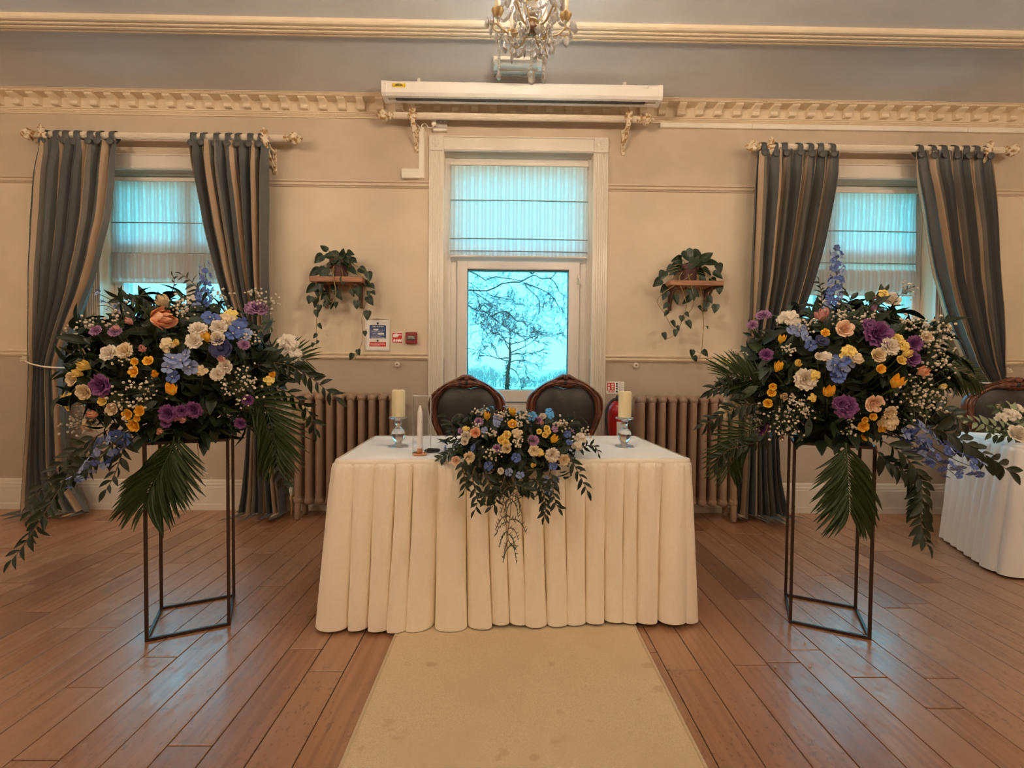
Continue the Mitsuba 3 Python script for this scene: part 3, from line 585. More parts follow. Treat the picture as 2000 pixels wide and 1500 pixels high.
e = thing('emergency_light', 'grey emergency bulkhead light on the ceiling above the projector screen', 'ceiling light')
ex0, ex1 = -0.104, 0.227
part(e, 'base', cbox(ex0, ex1, -0.575, -0.455, CEIL - 0.022, CEIL, 0.004), 'plastic_white')
lens = [(-0.57, CEIL - 0.022), (-0.565, CEIL - 0.060), (-0.548, CEIL - 0.078)] + [(-0.54 + 0.0125 * i, CEIL - 0.078 + 0.0035 * (i % 2)) for i in range(6)] + [(-0.470, CEIL - 0.074), (-0.460, CEIL - 0.050), (-0.458, CEIL - 0.022)]
part(e, 'lens', extrude_x(lens, ex0 + 0.005, ex1 - 0.005), 'lens_plastic', label='clear ribbed cover')
part(e, 'tube', P(tube([(ex0 + 0.03, -0.513, CEIL - 0.045), (ex1 - 0.03, -0.513, CEIL - 0.045)], 0.010, 12), 40), 'plastic_white')

t = thing('cable_trunking', 'white cable trunking running down the wall left of the tall window', 'cable trunking')
part(t, 'channel', cat([cbox(-0.693, -0.650, -0.016, 0, 2.603, 2.993, 0.002), cbox(-0.688, -0.656, -0.0185, 0, 2.607, 2.989, 0.002)]), 'plastic_white')
k = part(t, 'switch_box', cbox(-0.821, -0.683, -0.035, 0, 2.594, 2.668, 0.004), 'plastic_white')
part(k, 'indicator', ico(0.003, (-0.793, -0.036, 2.607), 1), 'sticker_yellow')
t = thing('cable_trunking', 'white cable trunking running under the cornice to the right', 'cable trunking')
part(t, 'channel', cbox(1.181, XR, -0.022, 0, 3.018, 3.054, 0.003), 'plastic_white')
for x in (1.9, 3.6): part(t, 'joint', cbox(x, x + 0.002, -0.0235, -0.001, 3.0175, 3.0545, 0.0005), 'plastic_grey')
s = thing('wall_socket', 'white double socket with a plugged cable under the bare curtain pole', 'socket')
sx0, sx1, sz0, sz1 = -0.579, -0.472, 2.957, 3.038
part(s, 'back_box', cbox(sx0, sx1, -0.034, 0, sz0, sz1, 0.003), 'plastic_white')
part(s, 'face_plate', cbox(sx0 - 0.004, sx1 + 0.002, -0.042, -0.032, sz0 + 0.018, sz1 + 0.003, 0.003), 'plastic_grey')
part(s, 'switch', cat([cbox(sx1 - 0.022 - d, sx1 - 0.014 - d, -0.046, -0.04, sz1 - 0.02, sz1 - 0.008, 0.001) for d in (0, 0.030)]), 'plastic_white')
part(s, 'plug', cbox(sx0 - 0.006, sx0 + 0.030, -0.078, -0.04, sz0 + 0.022, sz1 - 0.008, 0.006), 'plastic_white')
part(s, 'cable', P(tube(spline([(sx0 + 0.01, -0.06, sz0 + 0.03), (sx0 - 0.005, -0.07, sz0 + 0.005), (sx0 - 0.03, -0.06, sz0 + 0.012), (sx0 - 0.06, -0.04, sz0 + 0.05), (sx0 - 0.085, -0.03, sz0 + 0.045), (sx0 - 0.10, -0.02, sz0 + 0.0), (-0.673, -0.010, 2.972)], 40), 0.0045, 8), True), 'plastic_white')
part(s, 'screen_lead', P(tube(spline([(bx0 + 0.08, -0.28, bz0 - 0.001), (-0.826, -0.220, 3.064), (-0.784, -0.100, 3.066), (-0.712, -0.030, 3.016), (-0.676, -0.012, 2.979)], 30), 0.0045, 8), True), 'plastic_white')

def upright(m, pos):
    m = m.copy(); v = m.vertices; m.vertices = np.stack([v[:, 0], -v[:, 2], v[:, 1]], 1) + np.array(pos); m.fix_normals(); return m
def plate(x0, x1, z0, z1, y=-0.001, th=0.004, c=0.001): return cbox(x0, x1, y - th, y, z0, z1, c)
n = thing('fire_notice', 'white framed fire action notice with blue and red blocks on the wall', 'notice')
x0, x1, z0, z1 = -1.105, -0.913, 1.262, 1.515
W, H = x1 - x0, z1 - z0
part(n, 'frame', cat([plate(x0, x1, z0, z0 + 0.008, -0.001, 0.012), plate(x0, x1, z1 - 0.008, z1, -0.001, 0.012), plate(x0, x0 + 0.008, z0, z1, -0.001, 0.012), plate(x1 - 0.008, x1, z0, z1, -0.001, 0.012)]), 'alu')
part(n, 'sheet', plate(x0 + 0.006, x1 - 0.006, z0 + 0.006, z1 - 0.006), 'paper_white')
bl = part(n, 'blue_block', plate(x0 + 0.17 * W, x1 - 0.16 * W, z0 + 0.375 * H, z1 - 0.21 * H, -0.004, 0.0025), 'blue_sign', label='blue block of the notice')
tm = meshkit.text_mesh('FIRE ACTION', 0.010, 0.0006, True); tm.apply_translation((-tm.bounds.mean(0)[0], 0, 0))
part(bl, 'lettering', upright(tm, (x0 + 0.505 * W, -0.0066, z1 - 0.275 * H)), 'paper_white')
lines = [(0.22, 0.33, 0.80), (0.36, 0.22, 0.32), (0.36, 0.54, 0.78), (0.41, 0.22, 0.70), (0.46, 0.22, 0.46), (0.51, 0.22, 0.78), (0.56, 0.22, 0.60)]
part(bl, 'text_lines', cat([plate(x0 + a * W, x0 + b * W, z1 - (d + 0.008) * H, z1 - d * H, -0.0064, 0.0006, 0.0001) for d, a, b in lines[1:]] + [plate(x0 + 0.33 * W, x0 + 0.53 * W, z1 - 0.375 * H, z1 - 0.325 * H, -0.0064, 0.0006, 0.0001), plate(x0 + 0.50 * W, x0 + 0.76 * W, z1 - 0.50 * H, z1 - 0.45 * H, -0.0064, 0.0006, 0.0001), plate(x0 + 0.22 * W, x0 + 0.80 * W, z1 - 0.615 * H, z1 - 0.595 * H, -0.0064, 0.0006, 0.0001)]), 'paper_white')
rd = part(n, 'red_block', plate(x0 + 0.17 * W, x1 - 0.16 * W, z0 + 0.13 * H, z0 + 0.265 * H, -0.004, 0.0025), 'red_sign', label='red block of the notice')
part(rd, 'text_lines', cat([plate(x0 + 0.21 * W, x0 + b * W, z0 + d * H, z0 + (d + 0.010) * H, -0.0064, 0.0006, 0.0001) for d, b in ((0.225, 0.78), (0.195, 0.80), (0.165, 0.62))]), 'paper_white')
part(n, 'pictogram', cat([P_ for P_ in (lathe([(0, 0), (0.009, 0), (0.009, 0.002), (0, 0.002)], 18, (x0 + 0.5 * W, -0.005, z1 - 0.155 * H), 'y'), lathe([(0, 0), (0.008, 0), (0.008, 0.002), (0, 0.002)], 18, (x0 + 0.5 * W, -0.005, z0 + 0.31 * H), 'y'))]), 'ink_black')
part(n, 'screw', cat([ico(0.003, (x0 + 0.5 * W, -0.012, z), 1) for z in (z0 + 0.04 * H, z1 - 0.045 * H)]), 'alu')

n = thing('fire_sign', 'square red sign with a white hand and flames beside the notice', 'sign')
x0, x1, z0, z1 = -0.899, -0.814, 1.320, 1.408; W, H = x1 - x0, z1 - z0
part(n, 'border', plate(x0, x1, z0, z1, -0.0005, 0.003), 'paper_white')
rp = part(n, 'red_panel', plate(x0 + 0.06 * W, x1 - 0.06 * W, z0 + 0.06 * H, z1 - 0.06 * H, -0.0034, 0.001, 0.0002), 'red_sign')
q = lambda *pts: Polygon([(x0 + a * W, z0 + b * H) for a, b in pts])
part(rp, 'hand', extrude_y(q((0.12, 0.62), (0.16, 0.80), (0.30, 0.88), (0.52, 0.88), (0.60, 0.82), (0.88, 0.82), (0.90, 0.74), (0.62, 0.72), (0.56, 0.58), (0.40, 0.55), (0.20, 0.56)), -0.0052, -0.0043), 'paper_white')
part(rp, 'flames', cat([extrude_y(q((a, 0.14), (a - 0.04, 0.26), (a + 0.06, 0.42), (a + 0.05, 0.32), (a + 0.14, 0.44), (a + 0.16, 0.26), (a + 0.12, 0.14)), -0.0052, -0.0043) for a in (0.16, 0.37, 0.58, 0.76)]), 'paper_white')
n = thing('fire_alarm_call_point', 'dark red square fire alarm call point beside the red sign', 'call point')
x0, x1, z0, z1 = -0.786, -0.698, 1.319, 1.407; W, H = x1 - x0, z1 - z0
part(n, 'case', cbox(x0, x1, -0.034, 0, z0, z1, 0.004), 'red_dark')
g = part(n, 'break_glass', plate(x0 + 0.13 * W, x1 - 0.13 * W, z0 + 0.30 * H, z1 - 0.30 * H, -0.033, 0.003), 'ink_black', label='dark break glass panel')
part(g, 'text_lines', cat([plate(x0 + 0.2 * W, x0 + 0.8 * W, z0 + d * H, z0 + (d + 0.035) * H, -0.0355, 0.0008, 0.0001) for d in (0.44, 0.53, 0.60)]), 'alu')
n = thing('extinguisher_sign', 'small white and red fire extinguisher sign beside the right chair', 'sign')
x0, x1, z0, z1 = 0.782, 0.924, 0.940, 1.037; W, H = x1 - x0, z1 - z0
x0 += 0.012; x1 += 0.012
part(n, 'sheet', plate(x0, x1, z0, z1, -0.0005, 0.003), 'paper_white')
rp = part(n, 'red_panel', plate(x0 + 0.05 * W, x0 + 0.47 * W, z0 + 0.26 * H, z1 - 0.10 * H, -0.0034, 0.001, 0.0002), 'red_sign')
q = lambda *pts: Polygon([(x0 + a * W, z0 + b * H) for a, b in pts])
part(rp, 'pictogram', cat([extrude_y(q((0.10, 0.32), (0.10, 0.56), (0.20, 0.56), (0.20, 0.32)), -0.0052, -0.0043), extrude_y(q((0.08, 0.66), (0.15, 0.86), (0.22, 0.66)), -0.0052, -0.0043)] + [extrude_y(q((0.30, b), (0.27, b + 0.10), (0.36, b + 0.13), (0.43, b + 0.08), (0.38, b)), -0.0052, -0.0043) for b in (0.34, 0.52, 0.70)]), 'paper_white')
part(n, 'caption', plate(x0 + 0.08 * W, x0 + 0.44 * W, z0 + 0.12 * H, z0 + 0.18 * H, -0.0034, 0.0006, 0.0001), 'red_sign')
part(n, 'symbols', cat([plate(x0 + 0.54 * W, x0 + 0.64 * W, z0 + b * H, z0 + (b + 0.13) * H, -0.0034, 0.0006, 0.0001) for b in (0.12, 0.34, 0.55, 0.75)]), 'ink_black')
part(n, 'text_lines', cat([plate(x0 + 0.70 * W, x0 + (0.93 - 0.06 * (i % 2)) * W, z0 + (0.14 + 0.085 * i) * H, z0 + (0.165 + 0.085 * i) * H, -0.0034, 0.0006, 0.0001) for i in range(9)]), 'plastic_grey')

x = thing('fire_extinguisher', 'red fire extinguisher on the wall behind the right candle', 'fire extinguisher')
cx, cy = 0.857, -0.13
part(x, 'cylinder', P(lathe([(0, 0.36), (0.070, 0.36), (0.080, 0.372), (0.082, 0.40), (0.082, 0.80), (0.078, 0.835), (0.062, 0.866), (0.036, 0.884), (0.028, 0.890), (0, 0.89)], 32, (cx, cy, 0)), 35), 'red_paint')
part(x, 'valve', P(cat([lathe([(0, 0.885), (0.022, 0.885), (0.022, 0.915), (0.014, 0.925), (0, 0.925)], 14, (cx, cy, 0)), cbox(cx - 0.012, cx + 0.10, cy - 0.012, cy + 0.012, 0.918, 0.934)])), 'rubber_black')
part(x, 'hose', P(tube(spline([(cx, cy - 0.03, 0.91), (cx - 0.04, cy - 0.05, 0.905), (cx - 0.085, cy - 0.06, 0.86), (cx - 0.100, cy - 0.06, 0.78), (cx - 0.088, cy - 0.06, 0.66), (cx - 0.075, cy - 0.07, 0.55)], 30), 0.010, 10), True), 'rubber_black')
part(x, 'label', P(grid(lambda s, t: np.stack([cx + 0.0826 * np.sin(-0.3 + 1.3 * s), cy - 0.0826 * np.cos(-0.3 + 1.3 * s), 0.50 + 0.24 * t], -1), 16, 1)[0], True), 'paper_white')
part(x, 'wall_bracket', cbox(cx - 0.03, cx + 0.03, cy + 0.07, 0.0, 0.62, 0.86), 'rubber_black')

# ================================================================== CHAIRS
from scipy.interpolate import CubicSpline
def half_curve(pts, n=40):
    p = np.array(pts, float); d = np.r_[0, np.cumsum(np.hypot(*np.diff(p, axis=0).T))]
    return CubicSpline(d, p)(np.linspace(0, d[-1], n))
OUT = half_curve([(0.0, 0.0), (0.035, -0.002), (0.062, -0.018), (0.095, -0.034), (0.130, -0.050), (0.172, -0.077), (0.215, -0.110), (0.248, -0.148), (0.262, -0.200), (0.258, -0.250), (0.240, -0.315), (0.205, -0.395), (0.170, -0.460), (0.130, -0.510), (0.075, -0.535), (0.0, -0.545)], 60)
INN = half_curve([(0.0, -0.094), (0.022, -0.093), (0.050, -0.086), (0.085, -0.085), (0.125, -0.096), (0.160, -0.125), (0.188, -0.165), (0.202, -0.215), (0.200, -0.270), (0.184, -0.335), (0.158, -0.400), (0.128, -0.448), (0.090, -0.480), (0.045, -0.493), (0.0, -0.495)], 60)
def ring_of(h): return np.vstack([h, (h * (-1, 1))[-2:0:-1]])
def chair(label, cx, cy, ztop, sx=1.0, rot=0.0):
    c = thing('carved_chair', label, 'chair', None)
    M = T().translate([cx, cy, 0]).rotate([0, 0, 1], rot).scale([sx, 1, 1])
    o, i = ring_of(OUT), ring_of(INN); nrm = len(o)
    k = np.arange(nrm); wave = 0.004 * np.abs(np.sin(k * 0.9)) * (o[:, 1] > -0.12)
    o = o * (1 + wave[:, None])
    prof = [(0.0, 0.022), (0.06, 0.006), (0.14, -0.006), (0.24, -0.012), (0.32, -0.004), (0.40, -0.014), (0.52, -0.021), (0.64, -0.020), (0.74, -0.010), (0.80, -0.013), (0.90, -0.008), (1.0, 0.004), (1.0, 0.024)]
    v = []
    for a, y in prof:
        q = o + (i - o) * a
        v.append(np.stack([q[:, 0], np.full(nrm, y) + 0.06 * (q[:, 1] + 0.5) * 0.3, q[:, 1]], -1))
    v = np.array(v); J = len(prof)
    f = []
    for a in range(J):
        b = (a + 1) % J
        for j in range(nrm):
            j2 = (j + 1) % nrm
            f += [[a * nrm + j, a * nrm + j2, b * nrm + j2], [a * nrm + j, b * nrm + j2, b * nrm + j]]
    fm = trimesh.Trimesh(v.reshape(-1, 3) + (0, 0, ztop), f, process=False); fm.fix_normals()
    part(c, 'back_frame', P(fm, 50), 'walnut', M)
    # carving: leaf curls along the crest and two scroll bosses
    cv = []
    for s in (-1, 1):
        for px, pz, ang, l in ((0.040, -0.022, -0.35, 0.05), (0.075, -0.050, -0.45, 0.06), (0.115, -0.066, -0.5, 0.06), (0.150, -0.088, -0.65, 0.055), (0.060, -0.070, -0.15, 0.045), (0.226, -0.20, -1.45, 0.07), (0.232, -0.27, -1.75, 0.07), (0.205, -0.35, -1.95, 0.07)):
            e = ico(1.0, (0, 0, 0), 2, (l / 2, 0.007, 0.0075)); e.apply_transform(trimesh.transformations.rotation_matrix(-ang, [0, 1, 0])); e.vertices = e.vertices * (s, 1, 1) + (s * px, -0.013 + 0.018 * (pz + 0.5), ztop + pz); cv.append(e)
        for px, pz, r in ((0.196, -0.128, 0.017),):
            cv.append(lathe([(0, 0.014), (0.006, 0.013), (0.008, 0.009), (r * 0.75, 0.011), (r, 0.006), (r, -0.006), (0, -0.006)], 18, (s * px, -0.010 + 0.018 * 0.37, ztop + pz), 'y'))
    for m in cv: m.fix_normals()
    part(c, 'carving', P(cat(cv), 40), 'walnut', M)
    part(c, 'cabochon', P(ico(1.0, (0, -0.012 + 0.008, ztop - 0.052), 3, (0.013, 0.012, 0.021)), True), 'leather_dark', M, label='dark oval boss at the crest')
    part(c, 'button', P(lathe([(0, 0.008), (0.012, 0.007), (0.016, 0.002), (0.016, -0.002), (0, -0.002)], 16, (0, -0.012, ztop - 0.020), 'y')), 'walnut', M)
    # upholstered back: a dome inside the inner outline
    vs, fs, L = [], [], 9
    cen = np.array([0, -0.28])
    for a in range(L):
        u = a / (L - 1); q = cen + (i * 1.01 - cen) * u
        vs.append(np.stack([q[:, 0], -0.030 * (1 - u ** 3.5) + 0.010 + 0.018 * (q[:, 1] + 0.5), q[:, 1] + ztop], -1))
    for a in range(L - 1):
        for j in range(nrm):
            j2 = (j + 1) % nrm
            fs += [[a * nrm + j, (a + 1) * nrm + j, (a + 1) * nrm + j2], [a * nrm + j, (a + 1) * nrm + j2, a * nrm + j2]]
    pad = trimesh.Trimesh(np.array(vs).reshape(-1, 3), fs, process=False)
    back = pad.copy(); back.vertices = back.vertices * (1, 0, 1) + (0, 0.022, 0) + np.stack([0 * back.vertices[:, 0], 0.018 * (back.vertices[:, 2] - ztop + 0.5), 0 * back.vertices[:, 0]], 1); back.invert()
    part(c, 'back_pad', P(cat([pad, back]), True), 'leather_dark', M, label='black leather back')
    zs = ztop - 0.60
    for s in (-1, 1):
        part(c, 'rear_leg', P(tube(spline([(s * 0.15, -0.004, ztop - 0.47), (s * 0.18, 0.0, zs), (s * 0.19, 0.02, zs - 0.15), (s * 0.20, 0.06, 0.006)], 16), np.linspace(0.020, 0.017, 16), 10), True), 'walnut', M)
        part(c, 'front_leg', P(tube(spline([(s * 0.22, -0.44, zs - 0.03), (s * 0.245, -0.465, zs - 0.12), (s * 0.225, -0.445, 0.16), (s * 0.23, -0.46, 0.008)], 20), np.r_[np.linspace(0.034, 0.030, 8), np.linspace(0.028, 0.018, 12)], 10), True), 'walnut', M)
    rail_ = trimesh.creation.extrude_polygon(Polygon([(-0.20, 0.0), (0.20, 0.0), (0.265, -0.30), (0.24, -0.46), (0.0, -0.49), (-0.24, -0.46), (-0.265, -0.30)]).buffer(-0.02).buffer(0.02), 0.075, engine='earcut'); rail_.apply_translation((0, 0, zs - 0.07))
    part(c, 'seat_rail', rail_, 'walnut', M)
    cush, _ = grid(lambda s, t: np.stack([(s - 0.5) * (0.38 + 0.13 * np.sin(t * PI * 0.8)), -0.02 - 0.44 * t, zs + 0.002 + 0.045 * (np.sin(s * PI) * np.sin(t * PI)) ** 0.4], -1), 20, 20)
    part(c, 'seat_pad', P(cush, True), 'leather_dark', M, label='black leather seat')
chair('carved wooden chair with black leather back behind the table, left of the pair', -0.264, -0.56, 1.084)
chair('carved wooden chair with black leather back behind the table, right of the pair', 0.401, -0.56, 1.093)
chair('carved wooden chair behind the white table at the right edge of the photo', 3.638, -0.42, 1.100, 1.22, -14)

# ================================================================== TABLES WITH SKIRTS
def skirted_table(cx, cy, ang, w, d, h, lab_t, lab_s, lab_c, bsdf_skirt, seed, flare, dens=0.088, deep=0.036):
    tb = thing('trestle_table', lab_t, 'table')
    ca, sa = math.cos(ang), math.sin(ang)
    M = T().translate([cx, cy, 0]).rotate([0, 0, 1], math.degrees(ang))
    part(tb, 'tabletop', cbox(-w / 2 + 0.012, w / 2 - 0.012, -d / 2 + 0.012, d / 2 - 0.012, h - 0.032, h - 0.007), 'shelf_wood', M)
    for x in (-1, 1):
        for y in (-1, 1): part(tb, 'leg', tube([(x * (w / 2 - 0.14), y * (d / 2 - 0.10), 0.0), (x * (w / 2 - 0.14), y * (d / 2 - 0.10), h - 0.03)], 0.014, 10), 'iron_brown', M)
    # top cloth: a sheet laid on the top with rounded edges that turn down a little
    def top(s, t):
        x, y = (s - 0.5) * 2, (t - 0.5) * 2
        X = np.clip(x * 1.012, -1, 1) * (w / 2); Y = np.clip(y * 1.02, -1, 1) * (d / 2)
        e = np.maximum(np.clip((np.abs(x) * 1.012 - 1) / 0.012, 0, 1), np.clip((np.abs(y) * 1.02 - 1) / 0.02, 0, 1))
        return np.stack([X, Y, h - 0.012 * e + 0.0012 * meshkit.fbm(np.stack([X * 7, Y * 7, 0 * X], -1), 3, seed)], -1)
    m, _ = grid(top, 120, 60)
    single('tablecloth', P(m, True), 'cloth_white', lab_c, 'tablecloth', tf=M)
    # skirt all round
    r0 = 0.03
    rect = sbox(-w / 2 + r0, -d / 2 + r0, w / 2 - r0, d / 2 - r0).buffer(r0 + 0.004, quad_segs=12).exterior
    L = rect.length; N = int(L / 0.0045); s = np.linspace(0, 1, N, endpoint=False) * L
    base = np.array([rect.interpolate(q).coords[0] for q in s]); nx = np.roll(base, -1, 0) - np.roll(base, 1, 0); nx /= np.linalg.norm(nx, axis=1, keepdims=True) + 1e-9
    nor = np.stack([nx[:, 1], -nx[:, 0]], 1)
    if ((base + nor * 0.01) ** 2).sum(1).mean() < (base ** 2).sum(1).mean(): nor = -nor
    nz = lambda f, k: meshkit.fbm(np.stack([s * f, 0 * s + k, 0 * s], -1), 2, seed + k) - 0.5
    edge = np.minimum(np.abs(s - 0), 9) * 0
    phi = 2 * PI * s / dens + 9.0 * nz(2.3, 1) + 4 * nz(7.0, 2)
    ph2 = 2 * PI * s / 0.026 + 7 * nz(9, 3)
    rows_ = []
    R_ = 46
    amp_s = 0.75 + 1.1 * np.clip(nz(5, 4) * 2 + 0.4, 0, 1.2)
    low = 0.014 + 0.05 * np.clip(nz(3.1, 8) - 0.05, 0, 1)
    for k in range(R_):
        t = k / (R_ - 1); z = (h - 0.004) * (1 - t) + t * low
        pipe = np.abs(np.sin((phi + 1.1 * t * nz(1.7, 5) * 4) / 2)) ** 0.75
        A = deep * amp_s * np.clip(t - 0.02, 0, 1) ** 0.42
        g = 0.0042 * np.abs(np.sin(ph2 / 2)) * np.clip(1 - t * 2.2, 0, 1) * np.clip(t / 0.02, 0.0, 1)
        off = A * (pipe - 0.62) + g + flare * t ** 0.8 + 0.012 * np.clip(t / 0.03, 0, 1) - 0.006 * (t < 0.02)
        side = np.abs(nor[:, 0])
        off = off + (0.036 - 0.026 * nor[:, 0]) * side * t ** 0.6
        slide = -0.014 * t * np.sin(phi) * amp_s + 0.02 * t * nz(1.3, 6) * 4
        p2 = base + nor * off[:, None] + nx * slide[:, None]
        rows_.append(np.column_stack([p2, z]))
    v = np.array(rows_).reshape(-1, 3); i, j = np.meshgrid(np.arange(R_ - 1), np.arange(N), indexing='ij'); j2 = (j + 1) % N
    q = np.stack([i * N + j, i * N + j2, (i + 1) * N + j2, (i + 1) * N + j], -1).reshape(-1, 4)
    m = trimesh.Trimesh(v, np.vstack([q[:, [0, 1, 2]], q[:, [0, 2, 3]]]), process=False); m.fix_normals()
    sk = thing('table_skirt', lab_s, 'table skirt')
    part(sk, 'pleats', P(m, True), bsdf_skirt, M)
    b1, b2 = base + nor * 0.012, base + nor * 0.006
    bv = np.concatenate([np.column_stack([base + nor * o, np.full(N, z)]) for o, z in ((0.000, h - 0.000), (0.007, h - 0.003), (0.0105, h - 0.012), (0.010, h - 0.026), (0.006, h - 0.030))])
    i, j = np.meshgrid(np.arange(4), np.arange(N), indexing='ij'); j2 = (j + 1) % N
    q = np.stack([i * N + j, i * N + j2, (i + 1) * N + j2, (i + 1) * N + j], -1).reshape(-1, 4)
    m = trimesh.Trimesh(bv, np.vstack([q[:, [0, 1, 2]], q[:, [0, 2, 3]]]), process=False); m.fix_normals()
    part(sk, 'waistband', P(m, True), bsdf_skirt, M)
HT = 0.73
skirted_table(0.032, -1.325, math.radians(3.0), 1.535, 0.75, HT, 'long table under the cream pleated skirt in the middle of the room', 'cream pleated skirt around the long table in the middle', 'white cloth laid on top of the long table in the middle', 'cloth_cream', 3, 0.012, 0.088, 0.058)
skirted_table(3.625, -1.175, math.radians(-22.4), 1.50, 0.66, HT, 'skirted table cut off by the right edge of the photo', 'white pleated skirt of the table at the right edge', 'white cloth on top of the table at the right edge', 'cloth_pale', 8, 0.01)

# ================================================================== CARPET RUNNER
rx0, rx1, ry0, ry1 = -0.450, 0.568, -6.6, -1.52
def runner(s, t):
    x = rx0 + (rx1 - rx0) * s; y = ry0 + (ry1 - ry0) * t
    e = np.minimum.reduce([s, 1 - s, t * 6, (1 - t) * 6])
    z = 0.002 + 0.009 * np.clip(e / 0.008, 0, 1) + 0.0022 * (meshkit.fbm(np.stack([x * 7, y * 7, 0 * x], -1), 3, 5) - 0.5)
    return np.stack([x, y, z], -1)
rk = thing('carpet_runner', 'cream carpet runner leading up to the long table', 'carpet runner')
part(rk, 'pile', P(grid(runner, 160, 300)[0], True), 'carpet_cream')
part(rk, 'bound_edge', P(cat([tube([(x, ry0, 0.0065), (x, ry1, 0.0065)], 0.0062, 8) for x in (rx0, rx1)]), True), 'carpet_edge')
gem = P(lathe([(0, 0.0), (0.004, 0.002), (0.0055, 0.005), (0.003, 0.008), (0, 0.008)], 8))
for lab, q in (('clear gem on the floorboards right of the right flower stand', (1.688, -1.772)), ('clear gem on the floor by the right flower stand, nearest the runner', (1.026, -2.001)), ('clear gem closest to the near bar of the right flower stand', (1.242, -1.838)), ('clear gem in the floor glare, in front of the right flower stand', (1.161, -1.994))):
    single('table_gem', gem, 'crystal', lab, 'gem', 'clear gems fallen on the floor', T().translate([q[0], q[1], 0.0]))

# ================================================================== ON THE TABLE
def holder_and_candle(lab_h, lab_c, x, y):
    hd = thing('candle_holder', lab_h, 'candle holder')
    body = [(0, 0.0), (0.044, 0.0), (0.047, 0.003), (0.046, 0.007), (0.030, 0.011), (0.017, 0.015), (0.015, 0.020), (0.020, 0.026), (0.029, 0.038), (0.034, 0.054), (0.035, 0.064), (0.031, 0.078), (0.022, 0.090), (0.013, 0.098), (0.0105, 0.103),
            (0.012, 0.108), (0.018, 0.113), (0.020, 0.120), (0.016, 0.127), (0.013, 0.131), (0.014, 0.135), (0.030, 0.138), (0.045, 0.142), (0.048, 0.146), (0.046, 0.149), (0, 0.149)]
    part(hd, 'stem', P(lathe(body, 48, (x, y, HT + 0.0015)), 35), 'glass_clear')
    c = thing('pillar_candle', lab_c, 'candle')
    part(c, 'wax', P(lathe([(0, 0.0), (0.0305, 0.0), (0.0325, 0.002), (0.0325, 0.124), (0.030, 0.130), (0.026, 0.132), (0.010, 0.130), (0, 0.129)], 40, (x, y, HT + 0.152)), 35), 'wax_ivory')
    part(c, 'wick', tube([(x, y, HT + 0.281), (x + 0.001, y, HT + 0.290)], 0.0012, 6), 'wick')
hx, hy = -0.531, -1.398
holder_and_candle('clear glass candle holder at the left end of the table', 'ivory pillar candle on the left glass holder', hx, hy)
hx, hy = 0.605, -1.348
holder_and_candle('clear glass candle holder at the right end of the table', 'ivory pillar candle on the right glass holder', hx, hy)
x0, y0 = -0.431, -1.543; x1, y1 = -0.351, -1.554
zt = 1.002
gp = thing('glass_plaque', 'clear upright glass plate behind the slim white candle', 'glass plate')
part(gp, 'plate', cbox(x0, x1 + 0.002, y0, y0 + 0.012, HT + 0.002, HT + 0.262, 0.0015), 'glass_clear')
part(gp, 'polished_edge', cat([cbox(x0 - 0.0012, x0 + 0.0005, y0, y0 + 0.012, HT + 0.002, HT + 0.263, 0.0004), cbox(x1 + 0.0015, x1 + 0.0032, y0, y0 + 0.012, HT + 0.002, HT + 0.263, 0.0004), cbox(x0 - 0.0012, x1 + 0.0032, y0, y0 + 0.012, HT + 0.2615, HT + 0.2635, 0.0004)]), 'glass_edge', label='pale polished edge')
tx, ty = -0.384, -1.622
cs = thing('copper_candlestick', 'small copper candlestick in front of the glass plate', 'candlestick')
part(cs, 'dish', P(lathe([(0, 0.0), (0.030, 0.0), (0.033, 0.003), (0.034, 0.009), (0.031, 0.0095), (0.029, 0.005), (0.012, 0.004), (0, 0.004)], 36, (tx, ty, HT + 0.0015)), 35), 'copper')
part(cs, 'cup', P(lathe([(0, 0.004), (0.009, 0.005), (0.0125, 0.010), (0.0125, 0.030), (0.0105, 0.030), (0.0105, 0.012), (0, 0.012)], 28, (tx, ty, HT + 0.0015)), 35), 'copper')
tc = thing('taper_candle', 'slim white candle with a pointed tip in the copper candlestick', 'candle')
part(tc, 'wax', P(lathe([(0, 0.012), (0.0102, 0.012), (0.0125, 0.031), (0.0115, 0.190), (0.0105, 0.196), (0.003, 0.222), (0, 0.224)], 24, (tx, ty, HT + 0.0015)), 30), 'wax_white')
part(tc, 'wick', tube([(tx, ty, HT + 0.222), (tx, ty, HT + 0.229)], 0.001, 6), 'wick')
lx, ly = -0.337, -1.553
lb = thing('lighter', 'small black lighter lying beside the copper candlestick', 'lighter')
part(lb, 'body', P(moved(hullsph([((-0.018, 0, 0.010), (0.010, 0.010, 0.009)), ((0.022, 0.006, 0.009), (0.012, 0.009, 0.008))]), trimesh.transformations.translation_matrix((lx, ly, HT + 0.002))), 40), 'rubber_black')
part(lb, 'strap', P(tube(spline([(lx - 0.024, ly, HT + 0.012), (lx - 0.034, ly - 0.006, HT + 0.010), (lx - 0.030, ly - 0.014, HT + 0.007), (lx, ly - 0.016, HT + 0.006), (lx + 0.03, ly - 0.008, HT + 0.006)], 20), 0.0035, 8), True), 'rubber_black')

